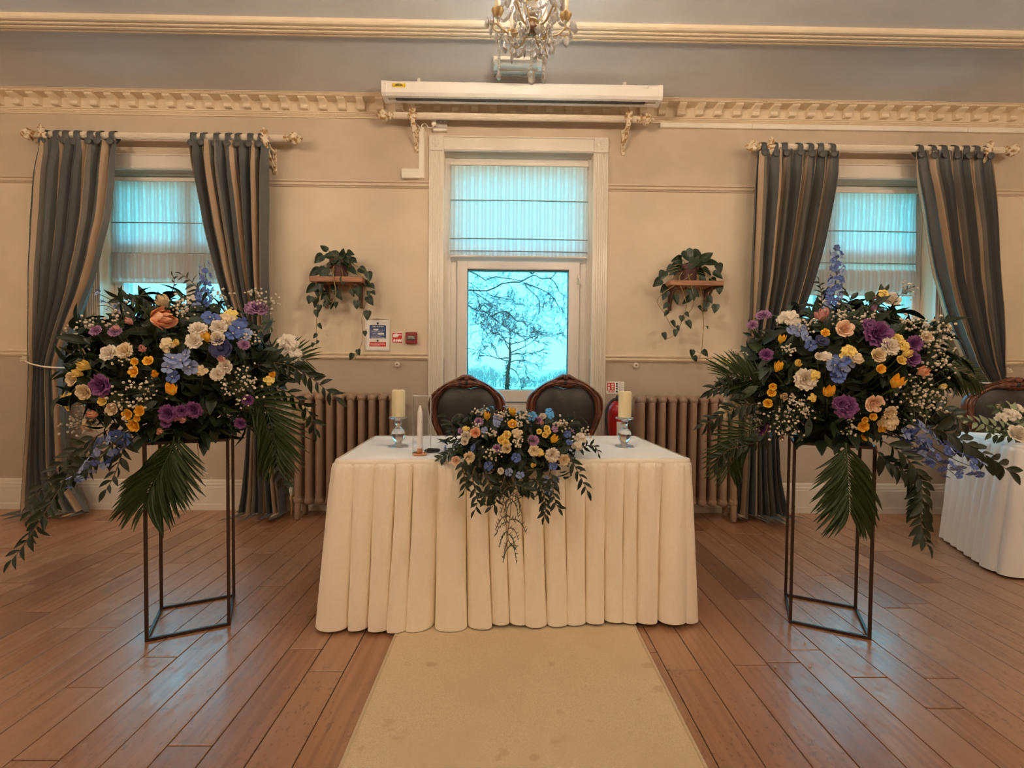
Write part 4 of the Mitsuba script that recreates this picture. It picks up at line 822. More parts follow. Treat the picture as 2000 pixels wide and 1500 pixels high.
# ================================================================== CHANDELIERS
drop = P(lathe([(0, 0.0), (0.0035, -0.002), (0.006, -0.012), (0.0105, -0.028), (0.011, -0.034), (0.007, -0.043), (0, -0.050)], 8))
cut = P(trimesh.convex.convex_hull(np.vstack([lathe([(0.004, 0), (0.013, -0.014), (0.016, -0.024), (0.010, -0.040), (0, -0.052)], 8).vertices * (1, 0.5, 1), lathe([(0.003, -0.002), (0.010, -0.02), (0, -0.046)], 8).vertices * (0.8, 0.75, 1)])))
ball = P(trimesh.convex.convex_hull(lathe([(0, 0.018), (0.010, 0.015), (0.017, 0.006), (0.018, -0.002), (0.014, -0.012), (0.006, -0.018), (0, -0.019)], 10).vertices))
bead1 = ico(0.0066, (0, 0, 0), 1)
bulb = P(lathe([(0, -0.002), (0.008, 0.0), (0.012, 0.010), (0.0145, 0.022), (0.012, 0.036), (0.006, 0.048), (0.001, 0.056), (0, 0.057)], 16), True)
def swag(a, b, sag, n):
    t = np.linspace(0, 1, n)[:, None]; p = np.array(a) * (1 - t) + np.array(b) * t; p[:, 2] -= (sag * 4 * t * (1 - t))[:, 0]; return p
def beads(pts): return P(many(bead1, [trimesh.transformations.translation_matrix(q) for q in pts]))
CZ = 2.575                         # underside of the bowl
def chandelier(cx, cy, label, dressed, group=None):
    c = thing('chandelier', label, 'chandelier', group)
    M = lambda dx=0, dy=0, dz=0: T().translate([cx + dx, cy + dy, CZ + dz])
    part(c, 'column', P(lathe([(0, 0.036), (0.024, 0.038), (0.030, 0.046), (0.026, 0.058), (0.015, 0.066), (0.012, 0.135), (0.020, 0.142), (0.030, 0.150), (0.026, 0.162), (0.012, 0.172), (0.010, 0.30), (0.022, 0.31), (0.034, 0.335), (0.020, 0.35), (0.006, 0.36), (0, 0.362)], 28), 40), 'brass', M())
    part(c, 'bowl', P(lathe([(0, -0.006), (0.006, -0.006), (0.008, 0.0), (0.022, 0.003), (0.030, 0.010), (0.031, 0.016), (0.027, 0.026), (0.024, 0.040), (0, 0.042)], 32), 40), 'brass_dark', M())
    part(c, 'chain', P(tube([(0, 0, 0.36), (0, 0, CEIL - CZ - 0.02)], 0.004, 8)), 'brass', M())
    part(c, 'ceiling_rose', P(lathe([(0, -0.03), (0.012, -0.028), (0.040, -0.012), (0.055, 0.0), (0, 0.0)], 28), 40), 'brass', T().translate([cx, cy, CEIL]))
    egg = lathe([(0, 0.058), (0.014, 0.060), (0.027, 0.072), (0.033, 0.092), (0.030, 0.114), (0.019, 0.134), (0.012, 0.140), (0, 0.140)], 20)
    if dressed: part(c, 'glass_egg', P(egg), 'crystal', M(), label='cut glass egg on the column')
    for k in range(6):
        a = 2 * PI * k / 6 + 0.06; ca, sa = math.cos(a), math.sin(a); R = 0.148
        q = lambda r, z: (r * ca, r * sa, z)
        arm = part(c, 'arm', P(cat([tube(spline([q(0.024, 0.024), q(0.060, 0.002), q(0.095, -0.004), q(0.128, 0.014), q(0.146, 0.040), q(R, 0.062)], 22), 0.0042, 8), tube(spline([q(0.120, 0.008), q(0.150, 0.0), q(0.168, 0.018), q(0.158, 0.034), q(0.146, 0.024)], 16), 0.003, 6)]), True), 'brass', M())
        part(arm, 'drip_cup', P(lathe([(0, 0.0), (0.010, 0.0), (0.018, 0.010), (0.026, 0.026), (0.027, 0.030), (0.018, 0.022), (0.008, 0.018), (0, 0.018)], 20), 40), 'brass', M(R * ca, R * sa, 0.060))
        part(arm, 'candle_tube', P(lathe([(0, 0.014), (0.0125, 0.014), (0.0125, 0.188), (0.010, 0.190), (0, 0.190)], 16), 40), 'wax_ivory', M(R * ca, R * sa, 0.060))
        part(arm, 'bulb', bulb, 'wax_white', M(R * ca, R * sa, 0.252), emitter={'type': 'area', 'radiance': rgb(*BULB)})
        if k % 2 == 0: part(c, 'upper_scroll', P(tube(spline([q(0.018, 0.030), q(0.045, 0.075), q(0.062, 0.13), q(0.050, 0.18), q(0.080, 0.24), q(0.060, 0.285), q(0.030, 0.31)], 30), 0.0036, 8), True), 'brass', M())
        if dressed:
            a2 = a + 2 * PI / 6
            part(c, 'bead_string', beads(swag(q(R, 0.07), (R * math.cos(a2), R * math.sin(a2), 0.07), 0.060, 15)), 'crystal', M())
            part(c, 'bead_string', beads(swag(q(0.030, 0.32), q(R, 0.10), 0.045, 24)), 'crystal', M())
            part(c, 'bead_string', beads(swag(q(0.026, 0.005), q(0.135, -0.01), 0.045, 13)), 'crystal', M())
            for r, da, z, kind in ((R + 0.028, 0.16, 0.052, drop), (R + 0.030, -0.16, 0.050, cut), (R + 0.005, 0.0, 0.0, cut), (0.100, 0.25, -0.012, drop), (R + 0.046, 0.05, 0.066 - 0.012 * (k % 2), drop), (0.075, -0.2, -0.008, cut)):
                part(c, 'crystal_drop', kind, 'crystal', M(r * math.cos(a + da), r * math.sin(a + da), z).rotate([0, 0, 1], 40.0 * k))
            if k in (1, 3, 5):
                n = (6, 12, 9)[k // 2]
                part(c, 'bead_string', beads([(R * ca * 0.95, R * sa * 0.95, -0.02 - 0.0115 * i) for i in range(n)]), 'crystal', M())
                part(c, 'crystal_drop', drop, 'crystal', M(R * ca * 0.95, R * sa * 0.95, -0.02 - 0.0115 * n))
    if dressed:
        part(c, 'bead_string', beads([(0, 0, -0.03 - 0.0115 * i) for i in range(11)]), 'crystal', M())
        part(c, 'ball_drop', ball, 'crystal', M(0, 0, -0.175)); part(c, 'ball_drop', ball, 'crystal', M(0.002, 0, -0.197).scale([0.85, 0.85, 1.1]))
chandelier(0.098, -1.65, 'crystal chandelier with candle lamps hanging at the top of the photo', True)
for x, y, lab in ((-3.3, -2.9, 'chandelier in the left part of the room, out of the photo'), (3.5, -2.9, 'chandelier in the right part of the room, out of the photo'), (-1.5, -4.3, 'chandelier left of the carpet runner behind the camera'), (1.7, -4.3, 'chandelier right of the carpet runner behind the camera'), (-3.3, -6.2, 'chandelier near the back wall on the left, out of the photo'), (3.5, -6.2, 'chandelier near the back wall on the right, out of the photo')):
    chandelier(x, y, lab, False)

# ================================================================== LEAVES AND FLOWERS
def leaf(wr=0.32, fold=0.12, droop=0.18, n=6, tip=1.0):
    t = np.linspace(0, 1, n + 1); w = wr * np.sin(PI * np.clip(t, 0.02, 0.985)) ** 0.8 * (1 - 0.35 * t * tip) * 0.62
    z = -droop * t ** 2
    v = np.concatenate([np.stack([-w, t, z + fold * w], -1), np.stack([0 * t, t, z], -1), np.stack([w, t, z + fold * w], -1)])
    m = n + 1; f = []
    for a in (0, m):
        for i in range(n): f += [[a + i, a + m + i, a + m + i + 1], [a + i, a + m + i + 1, a + i + 1]]
    return trimesh.Trimesh(v, f, process=False)
LEAVES = [leaf(0.34, 0.5, 0.20), leaf(0.26, 0.6, 0.10), leaf(0.44, 0.4, 0.30)]
LEAFP = [P(m, True) for m in LEAVES]
heart_t = np.array([(0, 0.0), (0.20, -0.06), (0.38, 0.04), (0.45, 0.22), (0.40, 0.45), (0.26, 0.70), (0.10, 0.90), (0, 1.0)])
def heart_leaf():
    o = np.vstack([heart_t, (heart_t * (-1, 1))[-2:0:-1]]); v = [(0, 0.38, -0.03)] + [(x, y, 0.22 * abs(x) - 0.12 * y * y) for x, y in o] + [(x * 0.5, 0.38 + (y - 0.38) * 0.5, 0.03 * (x != 0) - 0.03 * y) for x, y in o]
    n = len(o); f = []
    for i in range(n):
        j = (i + 1) % n; f += [[0, 1 + n + i, 1 + n + j], [1 + n + i, 1 + i, 1 + j], [1 + n + i, 1 + j, 1 + n + j]]
    return trimesh.Trimesh(np.array(v, float), f, process=False)
HEART = P(heart_leaf(), True)
def leaf_M(pos, d, up, L, wide=1.0):
    """leaf base at pos, growing along d, its face turned to up."""
    y = np.asarray(d, float); y = y / (np.linalg.norm(y) + 1e-9); x = np.cross(y, up); x /= np.linalg.norm(x) + 1e-9; z = np.cross(x, y)
    m = np.eye(4); m[:3, :3] = np.stack([x * L * wide, y * L, z * L], 1); m[:3, 3] = pos; return m
def petal_ring(n, r0, r1, h, curl, span, a0, ruffle=0.0, nu=4, nv=5, tipdip=0.25, seed=0):
    vs, fs, r = [], [], np.random.default_rng(seed)
    for k in range(n):
        a = a0 + 2 * PI * k / n + r.uniform(-0.12, 0.12); hh = h * r.uniform(0.9, 1.08)
        s, t = np.meshgrid(np.linspace(-1, 1, nu + 1), np.linspace(0, 1, nv + 1))
        wd = span * np.sin(PI * (0.12 + 0.68 * t)) ** 0.7
        rad = r0 + (r1 - r0) * np.sin(t * PI * 0.5) ** 0.9 + curl * t ** 4 + ruffle * np.sin(s * 5 + k) * t ** 2 - 0.02 * s * s
        z = hh * t * (1 - tipdip * s * s * t) - 0.55 * curl * t ** 5 + ruffle * np.cos(s * 7 + k * 2) * t ** 2
        ang = a + s * wd
        b = sum(len(q) for q in vs); vs.append(np.stack([rad * np.cos(ang), rad * np.sin(ang), z], -1).reshape(-1, 3))
        kk = b + np.arange((nu + 1) * (nv + 1)).reshape(nv + 1, nu + 1)
        q = np.stack([kk[:-1, :-1], kk[:-1, 1:], kk[1:, 1:], kk[1:, :-1]], -1).reshape(-1, 4); fs.append(np.vstack([q[:, [0, 1, 2]], q[:, [0, 2, 3]]]))
    return trimesh.Trimesh(np.vstack(vs), np.vstack(fs), process=False)
def rose(seed):
    r = np.random.default_rng(seed)
    return cat([petal_ring(2, 0.02, 0.06, 0.46, 0.0, 1.6, r.uniform(0, 6), seed=seed), petal_ring(3, 0.05, 0.14, 0.46, 0.01, 1.1, r.uniform(0, 6), seed=seed + 1), petal_ring(4, 0.06, 0.22, 0.45, 0.03, 0.85, r.uniform(0, 6), seed=seed + 2),
                petal_ring(5, 0.06, 0.31, 0.42, 0.06, 0.72, r.uniform(0, 6), seed=seed + 3), petal_ring(6, 0.05, 0.38, 0.36, 0.12, 0.62, r.uniform(0, 6), seed=seed + 4)])
def lisi(seed):
    r = np.random.default_rng(seed)
    return cat([petal_ring(3, 0.03, 0.12, 0.42, 0.02, 1.1, r.uniform(0, 6), 0.015, seed=seed), petal_ring(4, 0.04, 0.22, 0.40, 0.05, 0.9, r.uniform(0, 6), 0.03, seed=seed + 1), petal_ring(5, 0.04, 0.32, 0.36, 0.10, 0.75, r.uniform(0, 6), 0.04, seed=seed + 2), petal_ring(6, 0.04, 0.38, 0.27, 0.14, 0.65, r.uniform(0, 6), 0.045, seed=seed + 3)])
def tulip(seed):
    return cat([petal_ring(3, 0.05, 0.36, 0.95, -0.08, 0.95, 0.2, 0.0, tipdip=0.5, seed=seed), petal_ring(3, 0.05, 0.41, 0.98, -0.03, 0.95, 0.2 + PI / 3, 0.0, tipdip=0.55, seed=seed + 1)])
def bud(seed):
    return cat([petal_ring(3, 0.05, 0.24, 0.95, -0.14, 1.25, 0.1, tipdip=0.3, seed=seed), petal_ring(4, 0.05, 0.32, 0.85, -0.06, 0.95, 0.7, tipdip=0.35, seed=seed + 1), petal_ring(3, 0.05, 0.37, 0.75, 0.04, 0.9, 0.3, tipdip=0.35, seed=seed + 2)])
def stock(seed):
    r = np.random.default_rng(seed); out = []
    for i in range(7):
        a = i * 2.4; rr = 0.16 * math.sqrt(i) ; d = np.array([rr * math.cos(a), rr * math.sin(a), 0.28 - 0.05 * i])
        f = cat([petal_ring(4, 0.01, 0.14, 0.13, 0.06, 0.85, r.uniform(0, 6), 0.03, 3, 3, seed=seed + i), petal_ring(5, 0.01, 0.18, 0.07, 0.05, 0.7, r.uniform(0, 6), 0.03, 3, 3, seed=seed + 9 + i)])
        out.append(moved(f, frame_to(d, (d[0] * 1.6, d[1] * 1.6, 1), None, 1.15)))
    return cat(out)
def delf(seed):
    r = np.random.default_rng(seed)
    c = cat([petal_ring(5, 0.03, 0.44, 0.12, 0.06, 0.60, r.uniform(0, 6), 0.02, 3, 4, seed=seed), petal_ring(3, 0.01, 0.14, 0.16, 0.02, 0.7, r.uniform(0, 6), 0.01, 2, 3, seed=seed + 1)])
    spur = tube([(0, 0, 0.03), (0, 0.05, -0.12), (0, 0.10, -0.30)], [0.06, 0.04, 0.01], 6); return cat([c, spur])
def anem(seed):
    return cat([petal_ring(6, 0.05, 0.44, 0.14, 0.06, 0.62, 0.0, 0.01, seed=seed), petal_ring(6, 0.05, 0.38, 0.22, 0.02, 0.6, 0.5, 0.01, seed=seed + 1), ico(0.12, (0, 0, 0.10), 1)])
KINDS = {'rose': (rose, 0.22), 'lisi': (lisi, 0.18), 'tulip': (tulip, 0.5), 'bud': (bud, 0.45), 'stock': (stock, 0.15), 'delf': (delf, 0.05), 'anem': (anem, 0.1)}
FLW = {k: [P(f(s * 17 + 3), True) for s in range(3)] for k, (f, _) in KINDS.items()}
FNAME = {'rose': 'rose', 'lisi': 'lisianthus', 'tulip': 'tulip', 'bud': 'rose_bud', 'bigbud': 'rose_bud', 'stock': 'stock_flower', 'delf': 'delphinium', 'anem': 'anemone'}
CNAME = {'white': 'white', 'cream': 'cream', 'yellow': 'yellow', 'lemon': 'pale yellow', 'peach': 'peach', 'peachw': 'pale peach', 'pink': 'dusky pink', 'purple': 'deep purple', 'mauve': 'mauve', 'blue': 'blue', 'sky': 'pale blue', 'bright': 'bright blue', 'navy': 'navy blue'}
petal('petal_peachw', (0.82, 0.62, 0.46), (0.77, 0.55, 0.40))
def arrangement(name, label, cen, rad, flowers, gyps, seed, nleaf, nfill, leafsize, foam, group=None):
    A = thing(name, label, 'flower arrangement', group)
    r = np.random.default_rng(seed); C, Rd = np.array(cen), np.array(rad)
    part(A, 'foam_block', foam, 'foam_green')
    root = np.array([(foam.bounds[0][0] + foam.bounds[1][0]) / 2, (foam.bounds[0][1] + foam.bounds[1][1]) / 2, foam.bounds[1][2] - 0.02])
    stems = []
    fcount = {}
    for kind, col, x, y, z, s in flowers:
        p = np.array([x, y, z]); nrm = (p - C) / Rd ** 2; nrm = nrm / (np.linalg.norm(nrm) + 1e-9)
        d = nrm * 0.55 + np.array([0, -0.75, 0.22]) + r.normal(0, 0.16, 3); k = kind
        if kind == 'tulip': d = nrm * 0.5 + np.array([r.uniform(-0.5, 0.5), -0.35, 0.85])
        if kind == 'bud': d = nrm * 0.8 + np.array([r.uniform(-0.4, 0.4), -0.4, 0.5])
        if kind == 'bigbud': d, k, s = np.array([0.95, -0.30, 0.06]), 'bud', s * 1.3
        if kind == 'delf': d = d + r.normal(0, 0.35, 3)
        d = d / np.linalg.norm(d)
        sc = s * (1.02 if k in ('rose', 'lisi') else 1.16 if k in ('tulip', 'bud') else 1.18 if k == 'stock' else 1.2)
        base = p - d * sc * KINDS[k][1]
        M = frame_to(base, d, None, sc, r.uniform(0, 6))
        key = part(A, FNAME[kind], FLW[k][r.integers(3)], 'petal_' + col, TW(M), label=f'{CNAME[col]} {FNAME[kind].replace("_", " ")}')
        if k == 'delf': part(key, 'eye', P(ico(sc * 0.06, p + d * 0.005, 1)), 'blossom_white')
        if k in ('tulip', 'bud', 'stock') or r.random() < 0.3:
            q = (base - d * 0.01); stems.append((q, q * 0.55 + root * 0.45 - d * 0.02, 0.0028, 0.0028)); stems.append((q * 0.55 + root * 0.45 - d * 0.02, root, 0.0028, 0.0028))
        # two sepals or leaves of its own under each bloom
        if k in ('rose', 'lisi', 'bud', 'tulip'):
            for _ in range(2):
                a = r.uniform(0, 2 * PI); side = np.cross(d, [math.cos(a), math.sin(a), 0.3]); side /= np.linalg.norm(side)
                part(key, 'sepal', LEAFP[1], 'leaf_mid', TW(leaf_M(base, side + 0.25 * d, d, sc * 0.62)))
    for i, (x, y, z, s, n) in enumerate(gyps):
        p = np.array([x, y, z]); nrm = (p - C) / Rd; nrm /= np.linalg.norm(nrm) + 1e-9; d = nrm * 0.6 + np.array([0, -0.5, 0.35]); d /= np.linalg.norm(d)
        q = p + r.normal(0, 1, (n, 3)) * np.array([0.30, 0.20, 0.26]) * s; b = p - d * max(0.08, s * 0.9)
        sg = [(b, b * 0.4 + p * 0.6, 0.0012, 0.001)]
        for t in q:
            m = b * 0.35 + p * 0.65 + r.normal(0, 0.1, 3) * s
            sg += [(b * 0.4 + p * 0.6, m, 0.0008, 0.0007), (m, t, 0.0007, 0.0005)]
        g = part(A, 'gypsophila', many(trimesh.creation.icosphere(subdivisions=1, radius=1.0), [frame_to(t, r.normal(0, 1, 3), None, (w, w, w * 0.75)) for t, w in zip(q, r.uniform(0.0034, 0.0060, n))]), 'blossom_white', kind='stuff', label='tiny white gypsophila blossoms')
        part(g, 'stalk', segs_mesh(sg, 4), 'stem_green')
    # foliage: leaves turned outwards all over the mound
    front = [[], [], []]; fill = [[], [], []]
    for i in range(nleaf + nfill):
        u = r.normal(0, 1, 3); u /= np.linalg.norm(u)
        outer = i < nleaf
        if u[2] < (-0.85 if outer else -0.6): u[2] *= -0.5
        if outer and u[1] > 0.2: u[1] *= -1
        rr = r.uniform(0.78, 1.10) if outer else r.uniform(0.35, 0.92)
        if outer and u[1] < -0.6: rr = r.uniform(0.72, 0.93)
        pos = C + u * Rd * rr * 0.86
        nrm = u / Rd; nrm /= np.linalg.norm(nrm)
        tan = np.cross(nrm, r.normal(0, 1, 3)); tan /= np.linalg.norm(tan) + 1e-9
        d = nrm * r.uniform(0.1, 0.9) + tan * r.uniform(0.3, 1.0) + np.array([0, 0, -0.15])
        if pos[2] < root[2] - 0.055 and abs(pos[0] - root[0]) < Rd[0] * 0.5 and pos[1] > root[1] - 0.16: continue
        (front if outer else fill)[r.integers(3)].append((leaf_M(pos, d, nrm + r.normal(0, 0.3, 3), leafsize * r.uniform(0.6, 1.3)), r.random()))
    for i in range(220):
        a = r.uniform(0, 2 * PI); e = foam.extents / 2 if hasattr(foam, 'extents') else np.array([0.1, 0.1, 0.04])
        pos = root + np.array([math.cos(a) * (e[0] + 0.03) * r.uniform(0.8, 1.7), math.sin(a) * (e[1] + 0.03) * r.uniform(0.8, 1.6), r.uniform(-0.03, 0.12)])
        fill[r.integers(3)].append((leaf_M(pos, np.array([math.cos(a), math.sin(a), r.uniform(-0.5, 0.3)]) + r.normal(0, 0.5, 3), np.array([math.cos(a) * 0.6, math.sin(a) * 0.6, 0.8]), leafsize * r.uniform(0.7, 1.2)), 0))
    mats_ = ('leaf_dark', 'leaf_mid', 'leaf_blue')
    for k in range(3):
        for M, w in front[k]: part(A, 'leaf', LEAFP[k], mats_[0 if w < 0.5 else 1 if w < 0.85 else 2], TW(M))
    for k, mt in ((0, 'leaf_dark'), (1, 'leaf_mid'), (2, 'leaf_dark')):
        part(A, 'foliage', P(many(LEAVES[k], [M for M, _ in fill[k]]), False), mt, kind='stuff', label='dark green foliage')
    for i in range(40):
        u = r.normal(0, 1, 3); u /= np.linalg.norm(u); u[2] = abs(u[2]) * 0.7 - 0.1; e = C + u * Rd * 0.85
        stems.append((root, e, 0.0022, 0.0016))
    part(A, 'stem', segs_mesh(stems, 5), 'stem_green', kind='stuff', label='thin green stems')
    return A
def branch(A, pts, L, seed, mt='leaf_dark', n=None, lf=0, name='ruscus_branch', spread=0.85, wide=1.0):
    """a leafy trail: stem with alternate leaves that hang along it."""
    r = np.random.default_rng(seed); p = spline(pts, 40); ln = np.linalg.norm(np.diff(p, axis=0), axis=1).sum()
    k = part(A, name, P(tube(p, np.linspace(0.0026, 0.0012, 40), 6), True), 'stem_brown' if mt == 'leaf_dark' else 'stem_green')
    n = n or int(ln / (L * 0.30))
    for i in range(n):
        t = 0.06 + 0.94 * (i + 0.5) / n; j = min(int(t * 39), 38); q = p[j] + (p[j + 1] - p[j]) * (t * 39 - j); T_ = p[j + 1] - p[j]; T_ /= np.linalg.norm(T_)
        s = np.cross(T_, [0, -1, 0.2]); s /= np.linalg.norm(s) + 1e-9
        d = T_ * r.uniform(0.5, 0.9) + s * (1 if i % 2 else -1) * spread * r.uniform(0.7, 1.1) + np.array([0, -0.25 * r.random(), -0.12]) + r.normal(0, 0.12, 3)
        if i == n - 1: d = T_
        part(k, 'leaf', LEAFP[lf], mt, TW(leaf_M(q, d, np.array([0, -1, 0.5]) + r.normal(0, 0.45, 3), L * r.uniform(0.72, 1.12) * (1 - 0.3 * t), wide)))
    return k
def palm(A, pts, lens, seed, ang=0.9, n=22, name='palm_frond', plane=(0, -1, 0.25)):
    r = np.random.default_rng(seed); p = spline(pts, 50)
    k = part(A, name, P(tube(p, np.linspace(0.0042, 0.0012, 50), 6), True), 'leaf_palm')
    for i in range(n):
        t = 0.08 + 0.90 * i / (n - 1); j = min(int(t * 49), 48); q = p[j]; T_ = p[j + 1] - p[j]; T_ /= np.linalg.norm(T_)
        s = np.cross(T_, plane); s /= np.linalg.norm(s) + 1e-9; L = np.interp(t, (0, 0.35, 0.75, 1), lens)
        for sg in (-1, 1):
            a = ang * (1 - 0.45 * t); d = T_ * math.cos(a) + s * sg * math.sin(a) + np.array([0, 0.0, -0.10]) + r.normal(0, 0.03, 3)
            part(k, 'leaflet', LEAFP[1], 'leaf_palm', TW(leaf_M(q, d, np.array(plane, float) + r.normal(0, 0.2, 3), L * r.uniform(0.92, 1.06), 0.30)))
def delph_spike(A, pts, seed, n, size, cols, taper=0.5):
    r = np.random.default_rng(seed); p = spline(pts, 40)
    k = part(A, 'delphinium_spike', P(tube(p, np.linspace(0.003, 0.0012, 40), 6), True), 'stem_green')
    for i in range(n):
        t = 0.12 + 0.88 * (i + 0.5) / n; j = min(int(t * 39), 38); T_ = p[j + 1] - p[j]; T_ /= np.linalg.norm(T_)
        a = i * 2.4 + r.uniform(-0.4, 0.4); u = np.cross(T_, [math.cos(a), math.sin(a), 0.2]); u /= np.linalg.norm(u) + 1e-9; u = u + np.array([0, -0.35, 0]); u /= np.linalg.norm(u)
        s = size * (1 - taper * t) * r.uniform(0.8, 1.15); q = p[j] + u * s * 0.75
        part(k, 'floret', FLW['delf'][r.integers(3)], 'petal_' + cols[r.integers(len(cols))], TW(frame_to(q, u + 0.2 * T_ + r.normal(0, 0.2, 3), None, s * 1.1, r.uniform(0, 6))))

def flower_stand(label, cx, cy, rot, side=0.287, h=0.812, r=0.0062):
    s = thing('flower_stand', label, 'flower stand')
    M = T().translate([cx, cy, 0]).rotate([0, 0, 1], rot); a = side / 2
    for x in (-a, a):
        for y in (-a, a): part(s, 'post', cbox(x - r, x + r, y - r, y + r, 0, h, 0.001), 'iron_brown', M)
    for z, nm in ((r, 'base_bar'), (h - r, 'top_bar')):
        for q in (-a, a):
            part(s, nm, cbox(-a, a, q - r * 0.95, q + r * 0.95, z - r, z + r, 0.001), 'iron_brown', M)
            part(s, nm, cbox(q - r * 0.95, q + r * 0.95, -a, a, z - r, z + r, 0.001), 'iron_brown', M)
    part(s, 'top_plate', cbox(-a + r, a - r, -a + r, a - r, h - r, h - r + 0.004, 0.001), 'foam_green', M)
def tray(cx, cy, z, rot, w):
    m = cbox(-w, w, -w * 0.7, w * 0.7, 0, 0.07, 0.01); m.apply_transform(trimesh.transformations.rotation_matrix(math.radians(rot), [0, 0, 1])); m.apply_translation((cx, cy, z)); return m
SL, SR = (-1.383, -1.640), (1.470, -1.614)
flower_stand('slim dark metal flower stand left of the long table', *SL, 26.0)
flower_stand('slim dark metal flower stand right of the long table', *SR, -27.0)
A = arrangement('flower_arrangement', 'large mixed flower arrangement on the left metal stand', (-1.434, -1.64, 1.104), (0.5, 0.36, 0.36), [('bud','cream',-1.339,-1.874,1.369,0.053),('bigbud','peach',-1.307,-1.930,1.297,0.076),('lisi','white',-1.183,-1.908,1.263,0.064),('lisi','white',-1.184,-1.931,1.217,0.065),('lisi','white',-1.129,-1.869,1.274,0.060),('rose','white',-1.120,-1.892,1.227,0.059),('tulip','yellow',-1.153,-1.909,1.231,0.042),('stock','cream',-1.118,-1.831,1.307,0.058),('lisi','mauve',-1.108,-1.640,1.380,0.084),('lisi','mauve',-1.091,-1.640,1.381,0.084),('stock','white',-0.950,-1.640,1.212,0.076),('stock','white',-0.954,-1.640,1.229,0.076),('stock','white',-0.919,-1.640,1.175,0.064),('lisi','white',-1.456,-1.994,1.165,0.061),('lisi','cream',-1.399,-1.992,1.174,0.061),('rose','yellow',-1.362,-1.996,1.097,0.044),('rose','yellow',-1.315,-1.988,1.137,0.039),('rose','yellow',-1.359,-1.995,1.133,0.029),('bud','yellow',-1.292,-1.985,1.088,0.028),('lisi','purple',-1.488,-1.993,1.043,0.083),('rose','cream',-1.603,-1.977,1.068,0.057),('rose','cream',-1.560,-1.978,1.019,0.060),('bud','lemon',-1.544,-1.991,1.115,0.044),('bud','lemon',-1.572,-1.986,1.088,0.037),('stock','lemon',-1.940,-1.640,0.961,0.064),('rose','lemon',-1.492,-1.978,0.986,0.035),('rose','cream',-1.467,-1.967,0.956,0.048),('tulip','yellow',-1.246,-1.965,1.028,0.048),('rose','yellow',-1.418,-1.958,0.935,0.042),('rose','yellow',-1.368,-1.962,0.950,0.042),('rose','yellow',-1.388,-1.948,0.921,0.030),('rose','yellow',-1.416,-1.929,0.890,0.051),('lisi','purple',-1.280,-1.940,0.938,0.067),('lisi','purple',-1.234,-1.930,0.947,0.049),('lisi','purple',-1.198,-1.918,0.951,0.064),('bud','pink',-1.240,-1.913,0.915,0.032),('bud','pink',-1.258,-1.922,0.920,0.029),('lisi','purple',-1.300,-1.922,0.902,0.041),('bud','peach',-1.336,-1.900,0.865,0.029),('stock','white',-0.961,-1.640,0.902,0.073),('stock','cream',-0.902,-1.640,0.915,0.067),('lisi','purple',-1.093,-1.786,0.885,0.046),('rose','white',-1.087,-1.899,1.117,0.057),('lisi','white',-1.109,-1.913,1.089,0.050),('bud','pink',-1.096,-1.902,1.148,0.032),('stock','cream',-1.155,-1.939,1.102,0.036),('bud','pink',-1.337,-1.985,1.179,0.031),('stock','lemon',-0.975,-1.777,1.064,0.034),('bud','yellow',-0.968,-1.769,1.086,0.030),('stock','cream',-1.263,-1.964,1.201,0.044),('bud','lemon',-1.234,-1.954,1.205,0.027),('anem','navy',-1.105,-1.897,1.189,0.070),('lisi','mauve',-1.448,-1.971,1.245,0.044),('lisi','mauve',-1.527,-1.963,1.248,0.043),('bud','pink',-1.445,-1.967,1.255,0.027),('delf','blue',-1.075,-1.826,1.272,0.061),('delf','blue',-1.082,-1.851,1.248,0.050),('delf','sky',-1.051,-1.822,1.247,0.054),('delf','blue',-1.076,-1.802,1.296,0.046),('delf','sky',-1.240,-1.969,1.145,0.052),('delf','sky',-1.213,-1.961,1.138,0.057),('delf','sky',-1.186,-1.952,1.115,0.053),('delf','sky',-1.201,-1.954,1.159,0.045),('delf','blue',-1.237,-1.970,1.078,0.043),('delf','sky',-1.250,-1.975,1.114,0.044),('delf','blue',-1.506,-1.864,0.827,0.053),('delf','blue',-1.521,-1.880,0.843,0.047),('delf','blue',-1.654,-1.640,0.778,0.048),('delf','blue',-1.810,-1.640,0.777,0.048),('delf','blue',-1.166,-1.863,1.310,0.050),('delf','blue',-1.150,-1.860,1.303,0.043),('stock','cream',-1.848,-1.640,0.848,0.053),('bud','peach',-1.554,-1.945,0.933,0.038),('stock','lemon',-1.118,-1.801,1.332,0.041),('bud','pink',-1.411,-1.951,1.284,0.031),('lisi','mauve',-1.045,-1.841,1.207,0.043),('lisi','purple',-1.040,-1.826,0.984,0.044)], [(-1.187,-1.734,1.403,0.084,26),(-1.061,-1.640,1.403,0.103,34),(-1.336,-1.992,1.031,0.119,40),(-1.057,-1.872,1.040,0.149,85),(-1.416,-1.983,0.977,0.067,26),(-1.871,-1.640,0.871,0.119,70),(-1.558,-1.949,1.276,0.075,22),(-1.266,-1.870,1.357,0.078,28),(-1.905,-1.640,1.241,0.088,24),(-1.462,-1.954,1.290,0.081,24),(-1.031,-1.812,1.234,0.073,22),(-1.108,-1.640,1.437,0.072,22),(-1.391,-2.003,1.149,0.066,20),(-1.263,-1.894,1.333,0.056,20)], 21, 270, 2900, 0.085, tray(*SL, 0.8125, 26, 0.12))
branch(A, [(-1.663, -1.800, 0.834), (-1.703, -1.850, 0.729), (-1.738, -1.900, 0.619), (-1.770, -1.950, 0.505), (-1.816, -2.000, 0.392)], 0.085, 1, n=26)
branch(A, [(-1.663, -1.750, 0.849), (-1.769, -1.775, 0.767), (-1.851, -1.800, 0.665), (-1.899, -1.825, 0.556), (-1.888, -1.850, 0.451)], 0.085, 2, n=26)
